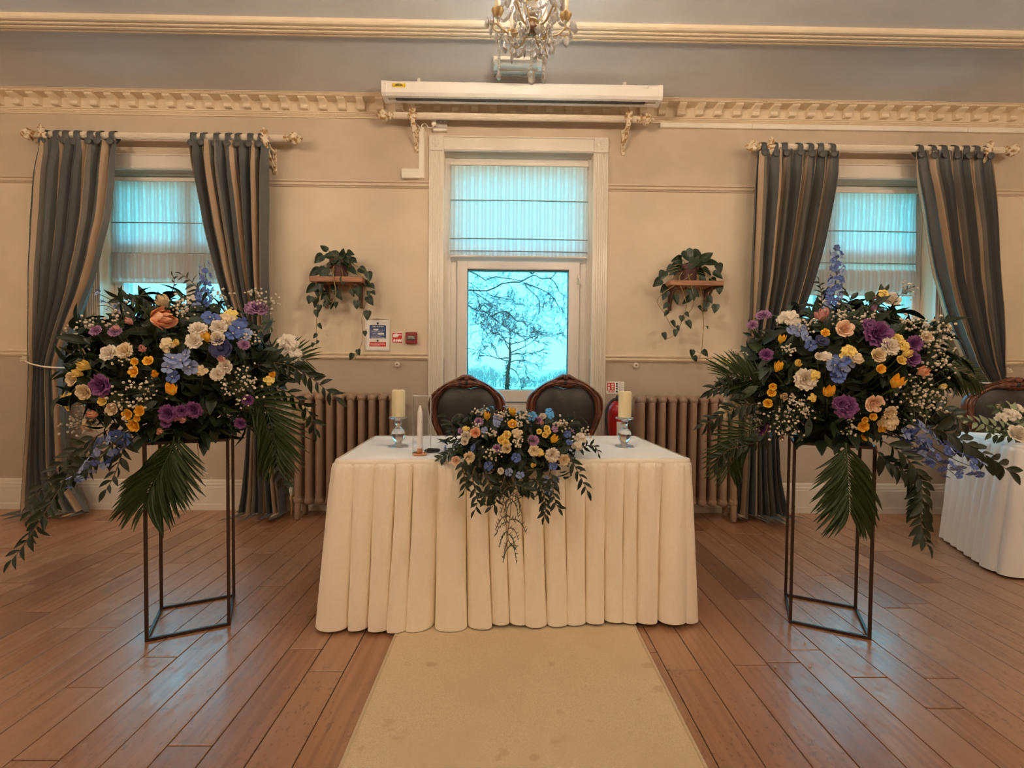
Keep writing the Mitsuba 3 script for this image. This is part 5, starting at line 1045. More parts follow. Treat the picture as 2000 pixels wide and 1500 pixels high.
branch(A, [(-1.540, -1.850, 0.842), (-1.628, -1.867, 0.742), (-1.723, -1.883, 0.665), (-1.768, -1.900, 0.578)], 0.09, 3, n=20)
branch(A, [(-1.479, -1.850, 0.883), (-1.507, -1.867, 0.784), (-1.531, -1.883, 0.686), (-1.552, -1.900, 0.630)], 0.07, 4, n=14)
branch(A, [(-1.104, -1.720, 1.089), (-0.956, -1.713, 1.134), (-0.829, -1.707, 1.070), (-0.727, -1.700, 0.987)], 0.085, 5, n=24)
branch(A, [(-1.094, -1.700, 1.023), (-0.947, -1.687, 1.013), (-0.865, -1.673, 0.935), (-0.837, -1.660, 0.822)], 0.075, 6, n=18)
branch(A, [(-1.110, -1.750, 0.939), (-0.988, -1.740, 0.831), (-0.961, -1.730, 0.699), (-0.942, -1.720, 0.609)], 0.08, 7, n=22)
branch(A, [(-1.487, -1.600, 1.337), (-1.562, -1.620, 1.379), (-1.632, -1.640, 1.398), (-1.682, -1.660, 1.417)], 0.10, 8, n=16, lf=1, wide=1.3)
branch(A, [(-1.509, -1.600, 1.382), (-1.497, -1.600, 1.440), (-1.485, -1.600, 1.497), (-1.494, -1.600, 1.530)], 0.035, 9, n=9)
branch(A, [(-1.653, -1.620, 1.265), (-1.743, -1.633, 1.286), (-1.832, -1.647, 1.239), (-1.887, -1.660, 1.204)], 0.08, 10, n=16)
branch(A, [(-1.362, -1.580, 1.387), (-1.385, -1.580, 1.455), (-1.426, -1.580, 1.506), (-1.471, -1.580, 1.535)], 0.06, 11, n=12)
branch(A, [(-1.637, -1.700, 1.019), (-1.740, -1.707, 1.051), (-1.819, -1.713, 1.083), (-1.878, -1.720, 1.072)], 0.08, 12, n=14)
palm(A, [(-1.311, -1.860, 0.845), (-1.326, -1.883, 0.748), (-1.359, -1.907, 0.662), (-1.370, -1.930, 0.579)], (0.16, 0.23, 0.20, 0.10), 1)
palm(A, [(-1.305, -1.840, 0.842), (-1.302, -1.860, 0.764), (-1.309, -1.880, 0.687), (-1.321, -1.900, 0.621)], (0.14, 0.19, 0.16, 0.08), 5, n=16)
palm(A, [(-1.148, -1.740, 1.003), (-1.023, -1.753, 0.962), (-0.964, -1.767, 0.835), (-0.948, -1.780, 0.720)], (0.12, 0.19, 0.19, 0.10), 2)
palm(A, [(-1.126, -1.680, 1.067), (-1.022, -1.667, 1.130), (-0.940, -1.653, 1.153), (-0.878, -1.640, 1.150)], (0.10, 0.16, 0.14, 0.06), 3, n=16)
delph_spike(A, [(-1.361, -1.620, 1.291), (-1.346, -1.613, 1.405), (-1.340, -1.607, 1.497), (-1.353, -1.600, 1.584)], 1, 24, 0.046, ('blue', 'sky', 'blue'))
delph_spike(A, [(-1.601, -1.600, 1.245), (-1.685, -1.607, 1.357), (-1.758, -1.613, 1.412), (-1.830, -1.620, 1.444)], 2, 14, 0.044, ('sky', 'blue'))
delph_spike(A, [(-1.616, -1.640, 1.242), (-1.687, -1.647, 1.330), (-1.725, -1.653, 1.373), (-1.775, -1.660, 1.376)], 5, 8, 0.038, ('sky', 'mauve'))
delph_spike(A, [(-1.496, -1.880, 0.846), (-1.565, -1.893, 0.768), (-1.623, -1.907, 0.700), (-1.680, -1.920, 0.664)], 3, 20, 0.044, ('sky', 'blue', 'sky'))
g0 = part(A, 'gypsophila', many(trimesh.creation.icosphere(subdivisions=1, radius=1.0), [trimesh.transformations.translation_matrix(np.array((-1.238, -1.800, 0.682)) + np.random.default_rng(k).normal(0, 1, 3) * (0.018, 0.012, 0.010)) @ np.diag([0.006, 0.006, 0.005, 1]) for k in range(16)]), 'blossom_white', kind='stuff', label='hanging white gypsophila sprig')
part(g0, 'stalk', P(tube(spline([(-1.286, -1.760, 0.806), (-1.267, -1.780, 0.750), (-1.238, -1.800, 0.686)], 12), 0.0012, 5), True), 'stem_olive')

A = arrangement('flower_arrangement', 'large mixed flower arrangement on the right metal stand', (1.515, -1.61, 1.122), (0.5, 0.36, 0.35), [('rose','white',1.740,-1.610,1.451,0.084),('bud','pink',1.282,-1.828,1.348,0.059),('rose','peachw',1.329,-1.896,1.290,0.070),('rose','yellow',1.263,-1.879,1.274,0.035),('tulip','yellow',1.135,-1.802,1.252,0.035),('stock','white',1.190,-1.758,1.346,0.073),('lisi','mauve',1.156,-1.610,1.374,0.060),('lisi','mauve',1.166,-1.610,1.377,0.060),('lisi','mauve',1.112,-1.610,1.331,0.049),('lisi','purple',1.437,-1.932,1.268,0.105),('lisi','purple',1.420,-1.911,1.302,0.064),('lisi','white',1.466,-1.954,1.219,0.070),('rose','cream',1.417,-1.957,1.184,0.058),('rose','lemon',1.498,-1.967,1.166,0.039),('bud','lemon',1.520,-1.963,1.191,0.039),('stock','lemon',1.504,-1.945,1.249,0.039),('stock','lemon',1.517,-1.955,1.223,0.038),('lisi','purple',1.561,-1.951,1.230,0.063),('lisi','purple',1.544,-1.966,1.172,0.058),('rose','yellow',1.423,-1.964,1.132,0.036),('tulip','yellow',1.111,-1.822,1.137,0.042),('lisi','purple',1.085,-1.780,1.190,0.054),('rose','white',1.228,-1.899,1.180,0.034),('stock','white',1.254,-1.912,1.176,0.035),('stock','lemon',1.324,-1.934,1.197,0.052),('stock','cream',1.346,-1.945,1.171,0.040),('lisi','white',1.189,-1.881,1.089,0.086),('stock','lemon',1.216,-1.898,1.107,0.034),('tulip','yellow',1.263,-1.909,1.040,0.049),('tulip','yellow',1.482,-1.967,1.080,0.052),('rose','yellow',1.024,-1.610,1.043,0.042),('rose','yellow',1.103,-1.802,1.056,0.031),('rose','yellow',1.104,-1.792,1.031,0.036),('rose','yellow',1.036,-1.610,1.003,0.042),('rose','yellow',1.106,-1.762,0.985,0.039),('stock','cream',1.016,-1.610,0.943,0.078),('stock','white',1.028,-1.610,0.988,0.063),('stock','white',0.991,-1.610,1.132,0.070),('lisi','purple',1.330,-1.912,0.983,0.091),('lisi','purple',1.310,-1.912,0.996,0.058),('rose','peachw',1.420,-1.940,0.998,0.071),('lisi','cream',1.493,-1.930,0.963,0.052),('stock','cream',1.510,-1.908,0.925,0.054),('rose','yellow',1.496,-1.888,0.900,0.043),('rose','yellow',1.437,-1.915,0.945,0.030),('rose','yellow',1.424,-1.882,0.902,0.043),('rose','yellow',1.414,-1.903,0.931,0.027),('rose','yellow',1.462,-1.847,0.861,0.040),('stock','lemon',1.221,-1.879,1.014,0.028),('lisi','purple',1.170,-1.610,0.857,0.069),('bud','pink',1.251,-1.610,0.823,0.039),('tulip','lemon',2.026,-1.610,1.118,0.037),('bud','lemon',1.679,-1.945,1.065,0.028),('lisi','cream',2.001,-1.610,0.966,0.060),('stock','cream',2.004,-1.610,1.330,0.042),('bud','mauve',1.472,-1.858,1.374,0.029),('bud','pink',1.660,-1.610,1.458,0.030),('stock','lemon',1.709,-1.610,1.481,0.040),('delf','blue',1.293,-1.930,1.165,0.057),('delf','sky',1.272,-1.924,1.145,0.051),('delf','sky',1.313,-1.938,1.152,0.057),('delf','blue',1.292,-1.932,1.126,0.053),('delf','sky',1.325,-1.938,1.177,0.042),('delf','blue',1.283,-1.928,1.100,0.049),('delf','sky',1.203,-1.853,1.259,0.047),('delf','sky',1.192,-1.825,1.288,0.047),('delf','blue',1.210,-1.875,1.224,0.039),('delf','sky',1.174,-1.810,1.289,0.041),('anem','navy',1.248,-1.887,1.244,0.046),('bud','peach',1.580,-1.967,1.122,0.044),('lisi','cream',1.625,-1.933,1.257,0.045),('bud','cream',1.139,-1.821,1.016,0.034),('stock','lemon',0.988,-1.610,1.152,0.045),('stock','cream',1.021,-1.610,1.041,0.045),('lisi','purple',1.436,-1.925,1.282,0.051),('bud','lemon',1.165,-1.865,1.152,0.033)], [(1.175,-1.790,0.931,0.158,75),(1.194,-1.847,0.977,0.080,40),(1.156,-1.610,0.875,0.112,50),(1.597,-1.958,1.027,0.169,120),(1.661,-1.937,1.245,0.108,60),(1.644,-1.917,1.291,0.077,34),(1.145,-1.839,1.209,0.047,20),(1.387,-1.864,0.886,0.059,22),(1.822,-1.610,1.508,0.052,14),(1.646,-1.963,1.154,0.075,36),(1.341,-1.854,1.353,0.073,30),(1.223,-1.829,1.315,0.074,26),(1.557,-1.919,1.309,0.064,26),(1.425,-1.886,1.344,0.059,20),(1.029,-1.610,1.211,0.067,22),(0.990,-1.610,1.095,0.090,26),(1.162,-1.842,1.010,0.047,16)], 22, 270, 2900, 0.085, tray(*SR, 0.8125, -27, 0.12))
delph_spike(A, [(1.470, -1.600, 1.322), (1.485, -1.600, 1.461), (1.496, -1.600, 1.577), (1.483, -1.600, 1.692)], 11, 40, 0.050, ('blue', 'blue', 'sky'), 0.55)
delph_spike(A, [(1.651, -1.740, 0.895), (1.769, -1.760, 0.833), (1.862, -1.780, 0.771), (1.986, -1.800, 0.722)], 12, 26, 0.062, ('blue', 'blue', 'sky'), 0.35)
delph_spike(A, [(1.624, -1.760, 0.875), (1.708, -1.780, 0.813), (1.779, -1.800, 0.764), (1.866, -1.820, 0.693)], 13, 14, 0.052, ('blue', 'sky'), 0.4)
palm(A, [(1.357, -1.880, 0.837), (1.349, -1.900, 0.759), (1.341, -1.920, 0.672), (1.333, -1.940, 0.577)], (0.15, 0.22, 0.20, 0.11), 21, n=24)
palm(A, [(1.778, -1.660, 1.138), (1.899, -1.653, 1.150), (2.021, -1.647, 1.129), (2.134, -1.640, 1.084)], (0.14, 0.18, 0.14, 0.06), 22, n=20)
palm(A, [(1.162, -1.660, 1.041), (1.073, -1.653, 1.086), (1.030, -1.647, 1.097), (0.969, -1.640, 1.096)], (0.10, 0.17, 0.15, 0.06), 23, n=16)
palm(A, [(1.121, -1.700, 0.886), (1.029, -1.707, 0.842), (0.982, -1.713, 0.776), (0.963, -1.720, 0.688)], (0.10, 0.17, 0.16, 0.08), 24, n=18)
branch(A, [(1.529, -1.840, 0.843), (1.609, -1.860, 0.784), (1.656, -1.880, 0.705), (1.653, -1.900, 0.587), (1.664, -1.920, 0.439)], 0.095, 21, n=34)
branch(A, [(1.508, -1.840, 0.821), (1.565, -1.850, 0.750), (1.621, -1.860, 0.711), (1.646, -1.870, 0.641), (1.630, -1.880, 0.561)], 0.085, 22, n=24)
branch(A, [(1.798, -1.700, 0.869), (1.948, -1.710, 0.849), (2.053, -1.720, 0.784), (2.135, -1.730, 0.731), (2.182, -1.740, 0.689)], 0.105, 23, n=22, wide=1.25)
branch(A, [(1.728, -1.700, 0.913), (1.863, -1.700, 0.959), (1.954, -1.700, 0.938), (2.001, -1.700, 0.893)], 0.11, 24, n=14, wide=1.2)
branch(A, [(1.138, -1.660, 1.064), (1.025, -1.660, 1.040), (0.945, -1.660, 1.051), (0.899, -1.660, 1.028)], 0.075, 25, n=18)
branch(A, [(1.129, -1.680, 0.974), (1.017, -1.680, 0.962), (0.949, -1.680, 0.928), (0.864, -1.680, 0.882)], 0.075, 26, n=20)
branch(A, [(1.121, -1.740, 0.891), (1.024, -1.740, 0.802), (0.947, -1.740, 0.780), (0.905, -1.740, 0.714)], 0.07, 27, n=18)
branch(A, [(1.435, -1.580, 1.370), (1.444, -1.580, 1.464), (1.436, -1.580, 1.510), (1.426, -1.580, 1.545)], 0.042, 28, n=14)
branch(A, [(1.564, -1.600, 1.323), (1.632, -1.600, 1.416), (1.701, -1.600, 1.463), (1.724, -1.600, 1.496)], 0.075, 29, n=12)
branch(A, [(1.643, -1.620, 1.322), (1.733, -1.620, 1.415), (1.789, -1.620, 1.484), (1.838, -1.620, 1.508)], 0.035, 30, n=10)
branch(A, [(1.831, -1.620, 1.277), (1.912, -1.620, 1.301), (1.970, -1.620, 1.325), (2.004, -1.620, 1.353)], 0.08, 31, n=12)
branch(A, [(1.272, -1.620, 1.226), (1.179, -1.620, 1.259), (1.132, -1.620, 1.270), (1.097, -1.620, 1.282)], 0.07, 32, n=10)
branch(A, [(1.517, -1.600, 1.322), (1.562, -1.600, 1.404), (1.560, -1.600, 1.450), (1.541, -1.600, 1.485)], 0.09, 33, n=10)

tf = cbox(-0.16, 0.16, -0.06, 0.06, 0, 0.07, 0.01); tf.apply_translation(((0.041, -1.66, 0.756)[0], -1.52, HT + 0.004))
A = arrangement('flower_arrangement', 'flower arrangement spilling over the front edge of the long table', (0.041, -1.66, 0.756), (0.315, 0.2, 0.2), [('tulip','yellow',0.031,-1.745,0.937,0.036),('rose','yellow',0.028,-1.805,0.894,0.041),('tulip','yellow',-0.079,-1.747,0.919,0.034),('rose','lemon',0.005,-1.833,0.853,0.036),('rose','lemon',-0.015,-1.841,0.834,0.037),('rose','lemon',0.002,-1.847,0.822,0.033),('rose','cream',0.004,-1.854,0.800,0.041),('stock','cream',0.047,-1.831,0.860,0.036),('rose','lemon',0.137,-1.816,0.865,0.024),('rose','lemon',0.170,-1.798,0.875,0.029),('rose','lemon',0.162,-1.818,0.852,0.028),('rose','lemon',0.176,-1.806,0.862,0.023),('tulip','yellow',0.198,-1.815,0.833,0.037),('lisi','cream',0.115,-1.851,0.793,0.046),('stock','lemon',0.142,-1.847,0.784,0.025),('lisi','white',0.191,-1.835,0.772,0.059),('lisi','cream',0.242,-1.814,0.749,0.047),('lisi','cream',-0.148,-1.820,0.758,0.047),('rose','white',-0.164,-1.787,0.840,0.042),('rose','white',-0.169,-1.795,0.819,0.034),('rose','peach',-0.125,-1.797,0.856,0.044),('lisi','mauve',-0.113,-1.763,0.897,0.039),('lisi','mauve',0.113,-1.839,0.832,0.046),('lisi','mauve',0.137,-1.776,0.907,0.034),('bud','lemon',0.111,-1.854,0.733,0.023),('rose','white',0.157,-1.746,0.921,0.032),('delf','sky',-0.033,-1.776,0.912,0.038),('delf','sky',-0.037,-1.797,0.893,0.029),('delf','bright',0.112,-1.762,0.922,0.036),('delf','bright',0.192,-1.660,0.932,0.033),('delf','bright',0.194,-1.718,0.921,0.026),('delf','bright',-0.067,-1.660,0.945,0.028),('delf','mauve',-0.186,-1.755,0.857,0.027),('delf','mauve',0.205,-1.785,0.872,0.026),('delf','mauve',0.285,-1.735,0.858,0.030),('delf','blue',0.259,-1.770,0.849,0.027),('stock','white',0.304,-1.761,0.800,0.037),('stock','white',0.325,-1.708,0.828,0.042),('delf','blue',-0.068,-1.846,0.728,0.034),('delf','blue',0.043,-1.860,0.765,0.034),('delf','blue',0.194,-1.832,0.727,0.030),('delf','sky',0.060,-1.849,0.693,0.031),('delf','sky',0.015,-1.853,0.705,0.029),('lisi','white',-0.018,-1.851,0.709,0.027),('delf','sky',0.185,-1.759,0.608,0.035),('delf','sky',0.240,-1.660,0.570,0.036),('delf','blue',0.211,-1.799,0.661,0.028),('delf','sky',0.166,-1.822,0.670,0.029),('bud','lemon',-0.169,-1.797,0.697,0.026),('rose','peachw',-0.206,-1.782,0.736,0.041),('delf','sky',-0.269,-1.660,0.717,0.037),('delf','sky',-0.285,-1.660,0.731,0.027),('delf','blue',-0.257,-1.721,0.777,0.026),('lisi','mauve',-0.035,-1.849,0.800,0.034),('stock','lemon',-0.166,-1.763,0.866,0.026),('bud','pink',0.150,-1.784,0.897,0.024),('delf','blue',-0.132,-1.822,0.798,0.029),('delf','blue',0.265,-1.787,0.817,0.025),('delf','sky',0.000,-1.660,0.955,0.023),('delf','sky',-0.087,-1.804,0.868,0.025)], [(-0.051,-1.854,0.775,0.078,26),(0.043,-1.851,0.825,0.061,22),(0.078,-1.773,0.921,0.051,30),(-0.012,-1.768,0.922,0.047,26),(-0.061,-1.825,0.854,0.046,18),(0.243,-1.751,0.881,0.056,22),(0.346,-1.660,0.835,0.054,30),(-0.122,-1.782,0.878,0.042,16),(0.056,-1.810,0.891,0.033,14),(0.274,-1.793,0.724,0.025,10),(-0.102,-1.681,0.933,0.045,18),(0.222,-1.750,0.894,0.034,16)], 23, 150, 1000, 0.064, tf)
branch(A, [(0.107, -1.900, 0.700), (0.147, -1.907, 0.641), (0.159, -1.913, 0.583), (0.151, -1.920, 0.541)], 0.055, 41, n=16)
branch(A, [(0.177, -1.900, 0.721), (0.187, -1.907, 0.662), (0.197, -1.913, 0.603), (0.211, -1.920, 0.575)], 0.050, 42, n=12)
branch(A, [(0.255, -1.840, 0.771), (0.285, -1.853, 0.722), (0.310, -1.867, 0.673), (0.329, -1.880, 0.632)], 0.058, 43, n=9)
branch(A, [(-0.114, -1.900, 0.739), (-0.123, -1.907, 0.670), (-0.108, -1.913, 0.611), (-0.121, -1.920, 0.563)], 0.055, 44, n=12)
branch(A, [(-0.074, -1.900, 0.719), (-0.053, -1.907, 0.660), (-0.036, -1.913, 0.602), (-0.056, -1.920, 0.580)], 0.058, 45, n=12)
branch(A, [(-0.146, -1.880, 0.775), (-0.165, -1.887, 0.716), (-0.154, -1.893, 0.667), (-0.163, -1.900, 0.638)], 0.055, 46, n=10)
branch(A, [(-0.003, -1.900, 0.699), (-0.023, -1.907, 0.650), (-0.048, -1.913, 0.632), (-0.092, -1.920, 0.623)], 0.06, 47, n=12, lf=2)
branch(A, [(0.027, -1.900, 0.699), (0.057, -1.907, 0.661), (0.087, -1.913, 0.653), (0.099, -1.920, 0.640)], 0.06, 48, n=10, lf=2)
branch(A, [(-0.197, -1.660, 0.804), (-0.231, -1.660, 0.849), (-0.243, -1.660, 0.883), (-0.261, -1.660, 0.889)], 0.06, 49, n=10)
branch(A, [(-0.200, -1.740, 0.772), (-0.233, -1.740, 0.761), (-0.254, -1.740, 0.750), (-0.280, -1.740, 0.736)], 0.05, 50, n=12, mt='leaf_blue')
branch(A, [(0.301, -1.660, 0.785), (0.345, -1.667, 0.781), (0.367, -1.673, 0.787), (0.411, -1.680, 0.743)], 0.045, 51, n=12)
branch(A, [(0.260, -1.620, 0.848), (0.294, -1.620, 0.882), (0.310, -1.620, 0.899), (0.324, -1.620, 0.890)], 0.06, 52, n=9)
for i, (top_, bot_) in enumerate((([(0.033, -1.930, 0.666), (0.031, -1.935, 0.632), (0.025, -1.940, 0.600)], None), ([(0.020, -1.940, 0.550), (0.016, -1.943, 0.521), (0.012, -1.947, 0.483), (0.038, -1.950, 0.435)], None))):
    st = part(A, 'fern_sprig', P(tube(spline(([(0.034, -1.920, 0.714)] if i == 0 else [(0.023, -1.940, 0.600)]) + list(top_), 24), 0.0014, 6), True), 'stem_brown')
    r_ = np.random.default_rng(60 + i); pp = spline(top_, 12)
    for k in range(9):
        q = pp[min(11, k * 12 // 9)]; sd = 1 if k % 2 else -1
        ln = (0.056 - 0.003 * k) * r_.uniform(0.6, 1.15); d = np.array([sd * r_.uniform(0.5, 1.1), -0.2 + r_.normal(0, 0.15), 0.30 - 0.16 * k + r_.normal(0, 0.35)]); d /= np.linalg.norm(d)
        path = spline([q, q + d * ln * 0.5 + (0, -0.008, 0.008), q + d * ln + (0, -0.004, -0.012), q + d * ln * 1.15 + (0, 0, -0.034)], 12)
        lv = [leaf_M(path[j], d * 0.5 + np.array([0, -0.2, 0.8 * (1 if j % 2 else -1)]) + r_.normal(0, 0.2, 3), (0, -1, 0.3), r_.uniform(0.010, 0.020), 0.6) for j in range(1, 12)]
        part(st, 'frond', P(cat([tube(path, np.linspace(0.0022, 0.0009, 12), 5), many(LEAVES[1], lv)])), 'stem_brown' if k % 3 == 0 else 'leaf_mid')

# foliage and white flowers on the table at the right edge
A = thing('table_foliage', 'pale green foliage with white flowers on the table at the right edge', 'foliage garland')
for i, pl in enumerate(([(3.061, -1.020, 0.764), (2.897, -1.030, 0.809), (2.765, -1.040, 0.830), (2.634, -1.050, 0.869)], [(3.111, -1.000, 0.822), (3.018, -1.000, 0.867), (2.941, -1.000, 0.896), (2.869, -1.000, 0.923)], [(3.144, -1.000, 0.777), (3.049, -1.000, 0.846), (2.987, -1.000, 0.888), (2.960, -1.000, 0.936)], [(3.107, -1.060, 0.740), (2.941, -1.073, 0.770), (2.808, -1.087, 0.771), (2.720, -1.100, 0.796)], [(3.236, -1.000, 0.763), (3.111, -1.000, 0.822), (3.048, -1.000, 0.867), (3.001, -1.000, 0.912)])):
    branch(A, pl, 0.075, 70 + i, 'leaf_pale' if i % 2 == 0 else 'leaf_mid', 16, lf=2, name='leafy_sprig')
rr = np.random.default_rng(5)
for i, (p_, col, kd, sz) in enumerate((((2.941, -1.020, 0.889), 'white', 'stock', 0.055), ((2.970, -1.030, 0.878), 'white', 'stock', 0.06), ((2.901, -1.030, 0.869), 'white', 'stock', 0.05), ((3.028, -1.000, 0.912), 'white', 'stock', 0.05), ((2.846, -1.160, 0.776), 'white', 'rose', 0.085), ((2.894, -1.000, 0.920), 'cream', 'bud', 0.03))):
    part(A, FNAME[kd], FLW[kd][i % 3], 'petal_' + col, TW(frame_to(np.array(p_) + (0, 0.02, 0), (-0.1, -0.8, 0.5), None, sz * 1.3, i)), label=f'{col} {FNAME[kd].replace("_", " ")}')

# ================================================================== WALL SHELVES AND POT PLANTS
def wall_shelf(label, x0, x1, z0, z1, d=0.19):
    s = thing('wall_shelf', label, 'shelf')
    part(s, 'board', cbox(x0, x1, -d, 0.0, z0, z1, 0.003), 'shelf_wood')
    for x in (x0 + 0.06, x1 - 0.06): part(s, 'bracket', cat([cbox(x - 0.013, x + 0.013, -d * 0.8, 0, z0 - 0.022, z0 + 0.001, 0.003), cbox(x - 0.013, x + 0.013, -0.022, 0, z0 - 0.17, z0, 0.003), tube(spline([(x, -d * 0.72, z0 - 0.015), (x, -d * 0.42, z0 - 0.055), (x, -0.02, z0 - 0.15)], 12), 0.009, 8)]), 'bracket_dark')
def pot_plant(label, cx, zs, leaves, vines, seed, pot_h=0.135, group=None):
    p = thing('pot_plant', label, 'pot plant'); cy = -0.105; r = np.random.default_rng(seed)
    pt = part(p, 'pot', P(lathe([(0, 0.0), (0.050, 0.0), (0.055, 0.003), (0.068, pot_h * 0.72), (0.074, pot_h * 0.72), (0.078, pot_h), (0.070, pot_h), (0.066, pot_h * 0.8), (0, pot_h * 0.8)], 28, (cx, cy, zs + 0.001)), 35), 'terracotta')
    part(p, 'soil', P(lathe([(0, pot_h * 0.86), (0.066, pot_h * 0.84), (0.066, pot_h * 0.80), (0, pot_h * 0.8)], 24, (cx, cy, zs + 0.001)), 35), 'soil')
    top = np.array([cx, cy, zs + pot_h * 0.85])
    for pl in vines:
        q = np.vstack([[top], np.asarray(pl)]); part(p, 'vine', P(tube(spline(q, 40), np.linspace(0.0035, 0.0018, 40), 6), True), 'stem_olive')
    sg = []
    for x, y, z, s in leaves:
        q = np.array([x, y, z]); away = q - top; away /= np.linalg.norm(away) + 1e-9
        d = np.array([r.uniform(-0.7, 0.7) + away[0] * 0.8, -0.15, -0.8 if z < top[2] + 0.03 else r.uniform(-0.6, 0.5)]); d /= np.linalg.norm(d)
        nv = np.array([r.uniform(-0.5, 0.5), -1.0, r.uniform(-0.1, 0.7)])
        part(p, 'leaf', HEART, 'leaf_pot', TW(leaf_M(q - d * s * 0.45, d, nv, s * 1.05, r.uniform(0.75, 1.0))))
        if z > zs - 0.12: sg.append((q - d * s * 0.45, (q + top) / 2 + (0, -0.01, 0.03), 0.0016, 0.0018)); sg.append(((q + top) / 2 + (0, -0.01, 0.03), top, 0.0018, 0.002))
        else:
            allv = np.vstack([np.asarray(pl) for pl in vines]); dense = np.vstack([spline(np.asarray(pl), 30) for pl in vines]); nr = dense[np.argmin(((dense - q) ** 2).sum(1))]
            sg.append((q - d * s * 0.45, nr, 0.0012, 0.0014))
    part(p, 'stalk', segs_mesh(sg, 5), 'stem_olive', kind='stuff', label='thin leaf stalks')
    for i in range(26):
        a = r.uniform(0, 2 * PI); u = np.array([math.cos(a), 0.75 * math.sin(a), 0]); q = top + u * r.uniform(0.02, 0.085) + (0, 0, r.uniform(0.0, 0.05)); q[1] = min(q[1], -0.03)
        d = u + np.array([0, -0.2, -0.5]); part(p, 'leaf', HEART, 'leaf_pot', TW(leaf_M(q, d, (u[0] * 0.4, -0.6, 0.8), r.uniform(0.055, 0.085), 0.9)))
zL0, zL1 = 1.762, 1.803
wall_shelf('small wooden wall shelf left of the tall window', -1.465, -1.076, zL0, zL1)
pot_plant('trailing pot plant on the wall shelf left of the tall window', -1.268, zL1, [(-1.383,-0.115,2.027,0.062),(-1.406,-0.154,1.940,0.084),(-1.320,-0.112,1.977,0.091),(-1.164,-0.193,1.972,0.070),(-1.231,-0.145,1.976,0.078),(-1.148,-0.166,1.928,0.058),(-1.448,-0.128,1.844,0.091),(-1.363,-0.184,1.833,0.090),(-1.342,-0.122,1.891,0.072),(-1.159,-0.151,1.855,0.071),(-1.092,-0.119,1.863,0.072),(-1.036,-0.157,1.817,0.071),(-1.461,-0.161,1.716,0.090),(-1.423,-0.129,1.696,0.078),(-1.385,-0.111,1.674,0.078),(-1.389,-0.167,1.729,0.077),(-1.307,-0.113,1.726,0.072),(-1.273,-0.116,1.674,0.075),(-1.464,-0.184,1.630,0.058),(-1.436,-0.145,1.617,0.078),(-1.349,-0.137,1.638,0.075),(-1.325,-0.115,1.597,0.059),(-1.284,-0.140,1.600,0.052),(-1.349,-0.188,1.599,0.045),(-1.406,-0.155,1.571,0.055),(-1.425,-0.156,1.533,0.058),(-1.400,-0.155,1.437,0.047),(-1.452,-0.114,1.366,0.043),(-1.414,-0.169,1.315,0.031),(-1.445,-0.180,1.295,0.033),(-1.158,-0.153,1.689,0.058),(-1.117,-0.142,1.698,0.081),(-1.061,-0.115,1.761,0.072),(-1.013,-0.148,1.743,0.049),(-1.030,-0.176,1.680,0.045),(-1.012,-0.116,1.697,0.039),(-1.027,-0.156,1.633,0.077),(-1.131,-0.139,1.605,0.065),(-1.045,-0.157,1.524,0.071),(-1.057,-0.180,1.384,0.040),(-1.118,-0.138,1.245,0.047),(-1.172,-0.131,1.213,0.053),(-1.256,-0.183,1.916,0.064),(-1.341,-0.159,1.959,0.058),(-1.198,-0.167,1.933,0.058),(-1.218,-0.185,1.772,0.058),(-1.333,-0.180,1.790,0.064)], [[(-1.156, -0.140, 1.870), (-1.076, -0.124, 1.759), (-1.065, -0.109, 1.665), (-1.105, -0.093, 1.511), (-1.106, -0.077, 1.395), (-1.122, -0.061, 1.298), (-1.155, -0.046, 1.239), (-1.175, -0.030, 1.192)], [(-1.340, -0.160, 1.864), (-1.406, -0.138, 1.733), (-1.426, -0.117, 1.583), (-1.447, -0.095, 1.507), (-1.459, -0.073, 1.392), (-1.468, -0.052, 1.295), (-1.493, -0.030, 1.260)], [(-1.288, -0.200, 1.818), (-1.274, -0.187, 1.688), (-1.290, -0.173, 1.633), (-1.322, -0.160, 1.616)], [(-1.269, -0.200, 1.724), (-1.276, -0.190, 1.650), (-1.333, -0.180, 1.575), (-1.367, -0.170, 1.614)]], 1)
zR0, zR1 = 1.766, 1.804
wall_shelf('small wooden wall shelf right of the tall window', 1.223, 1.627, zR0, zR1)
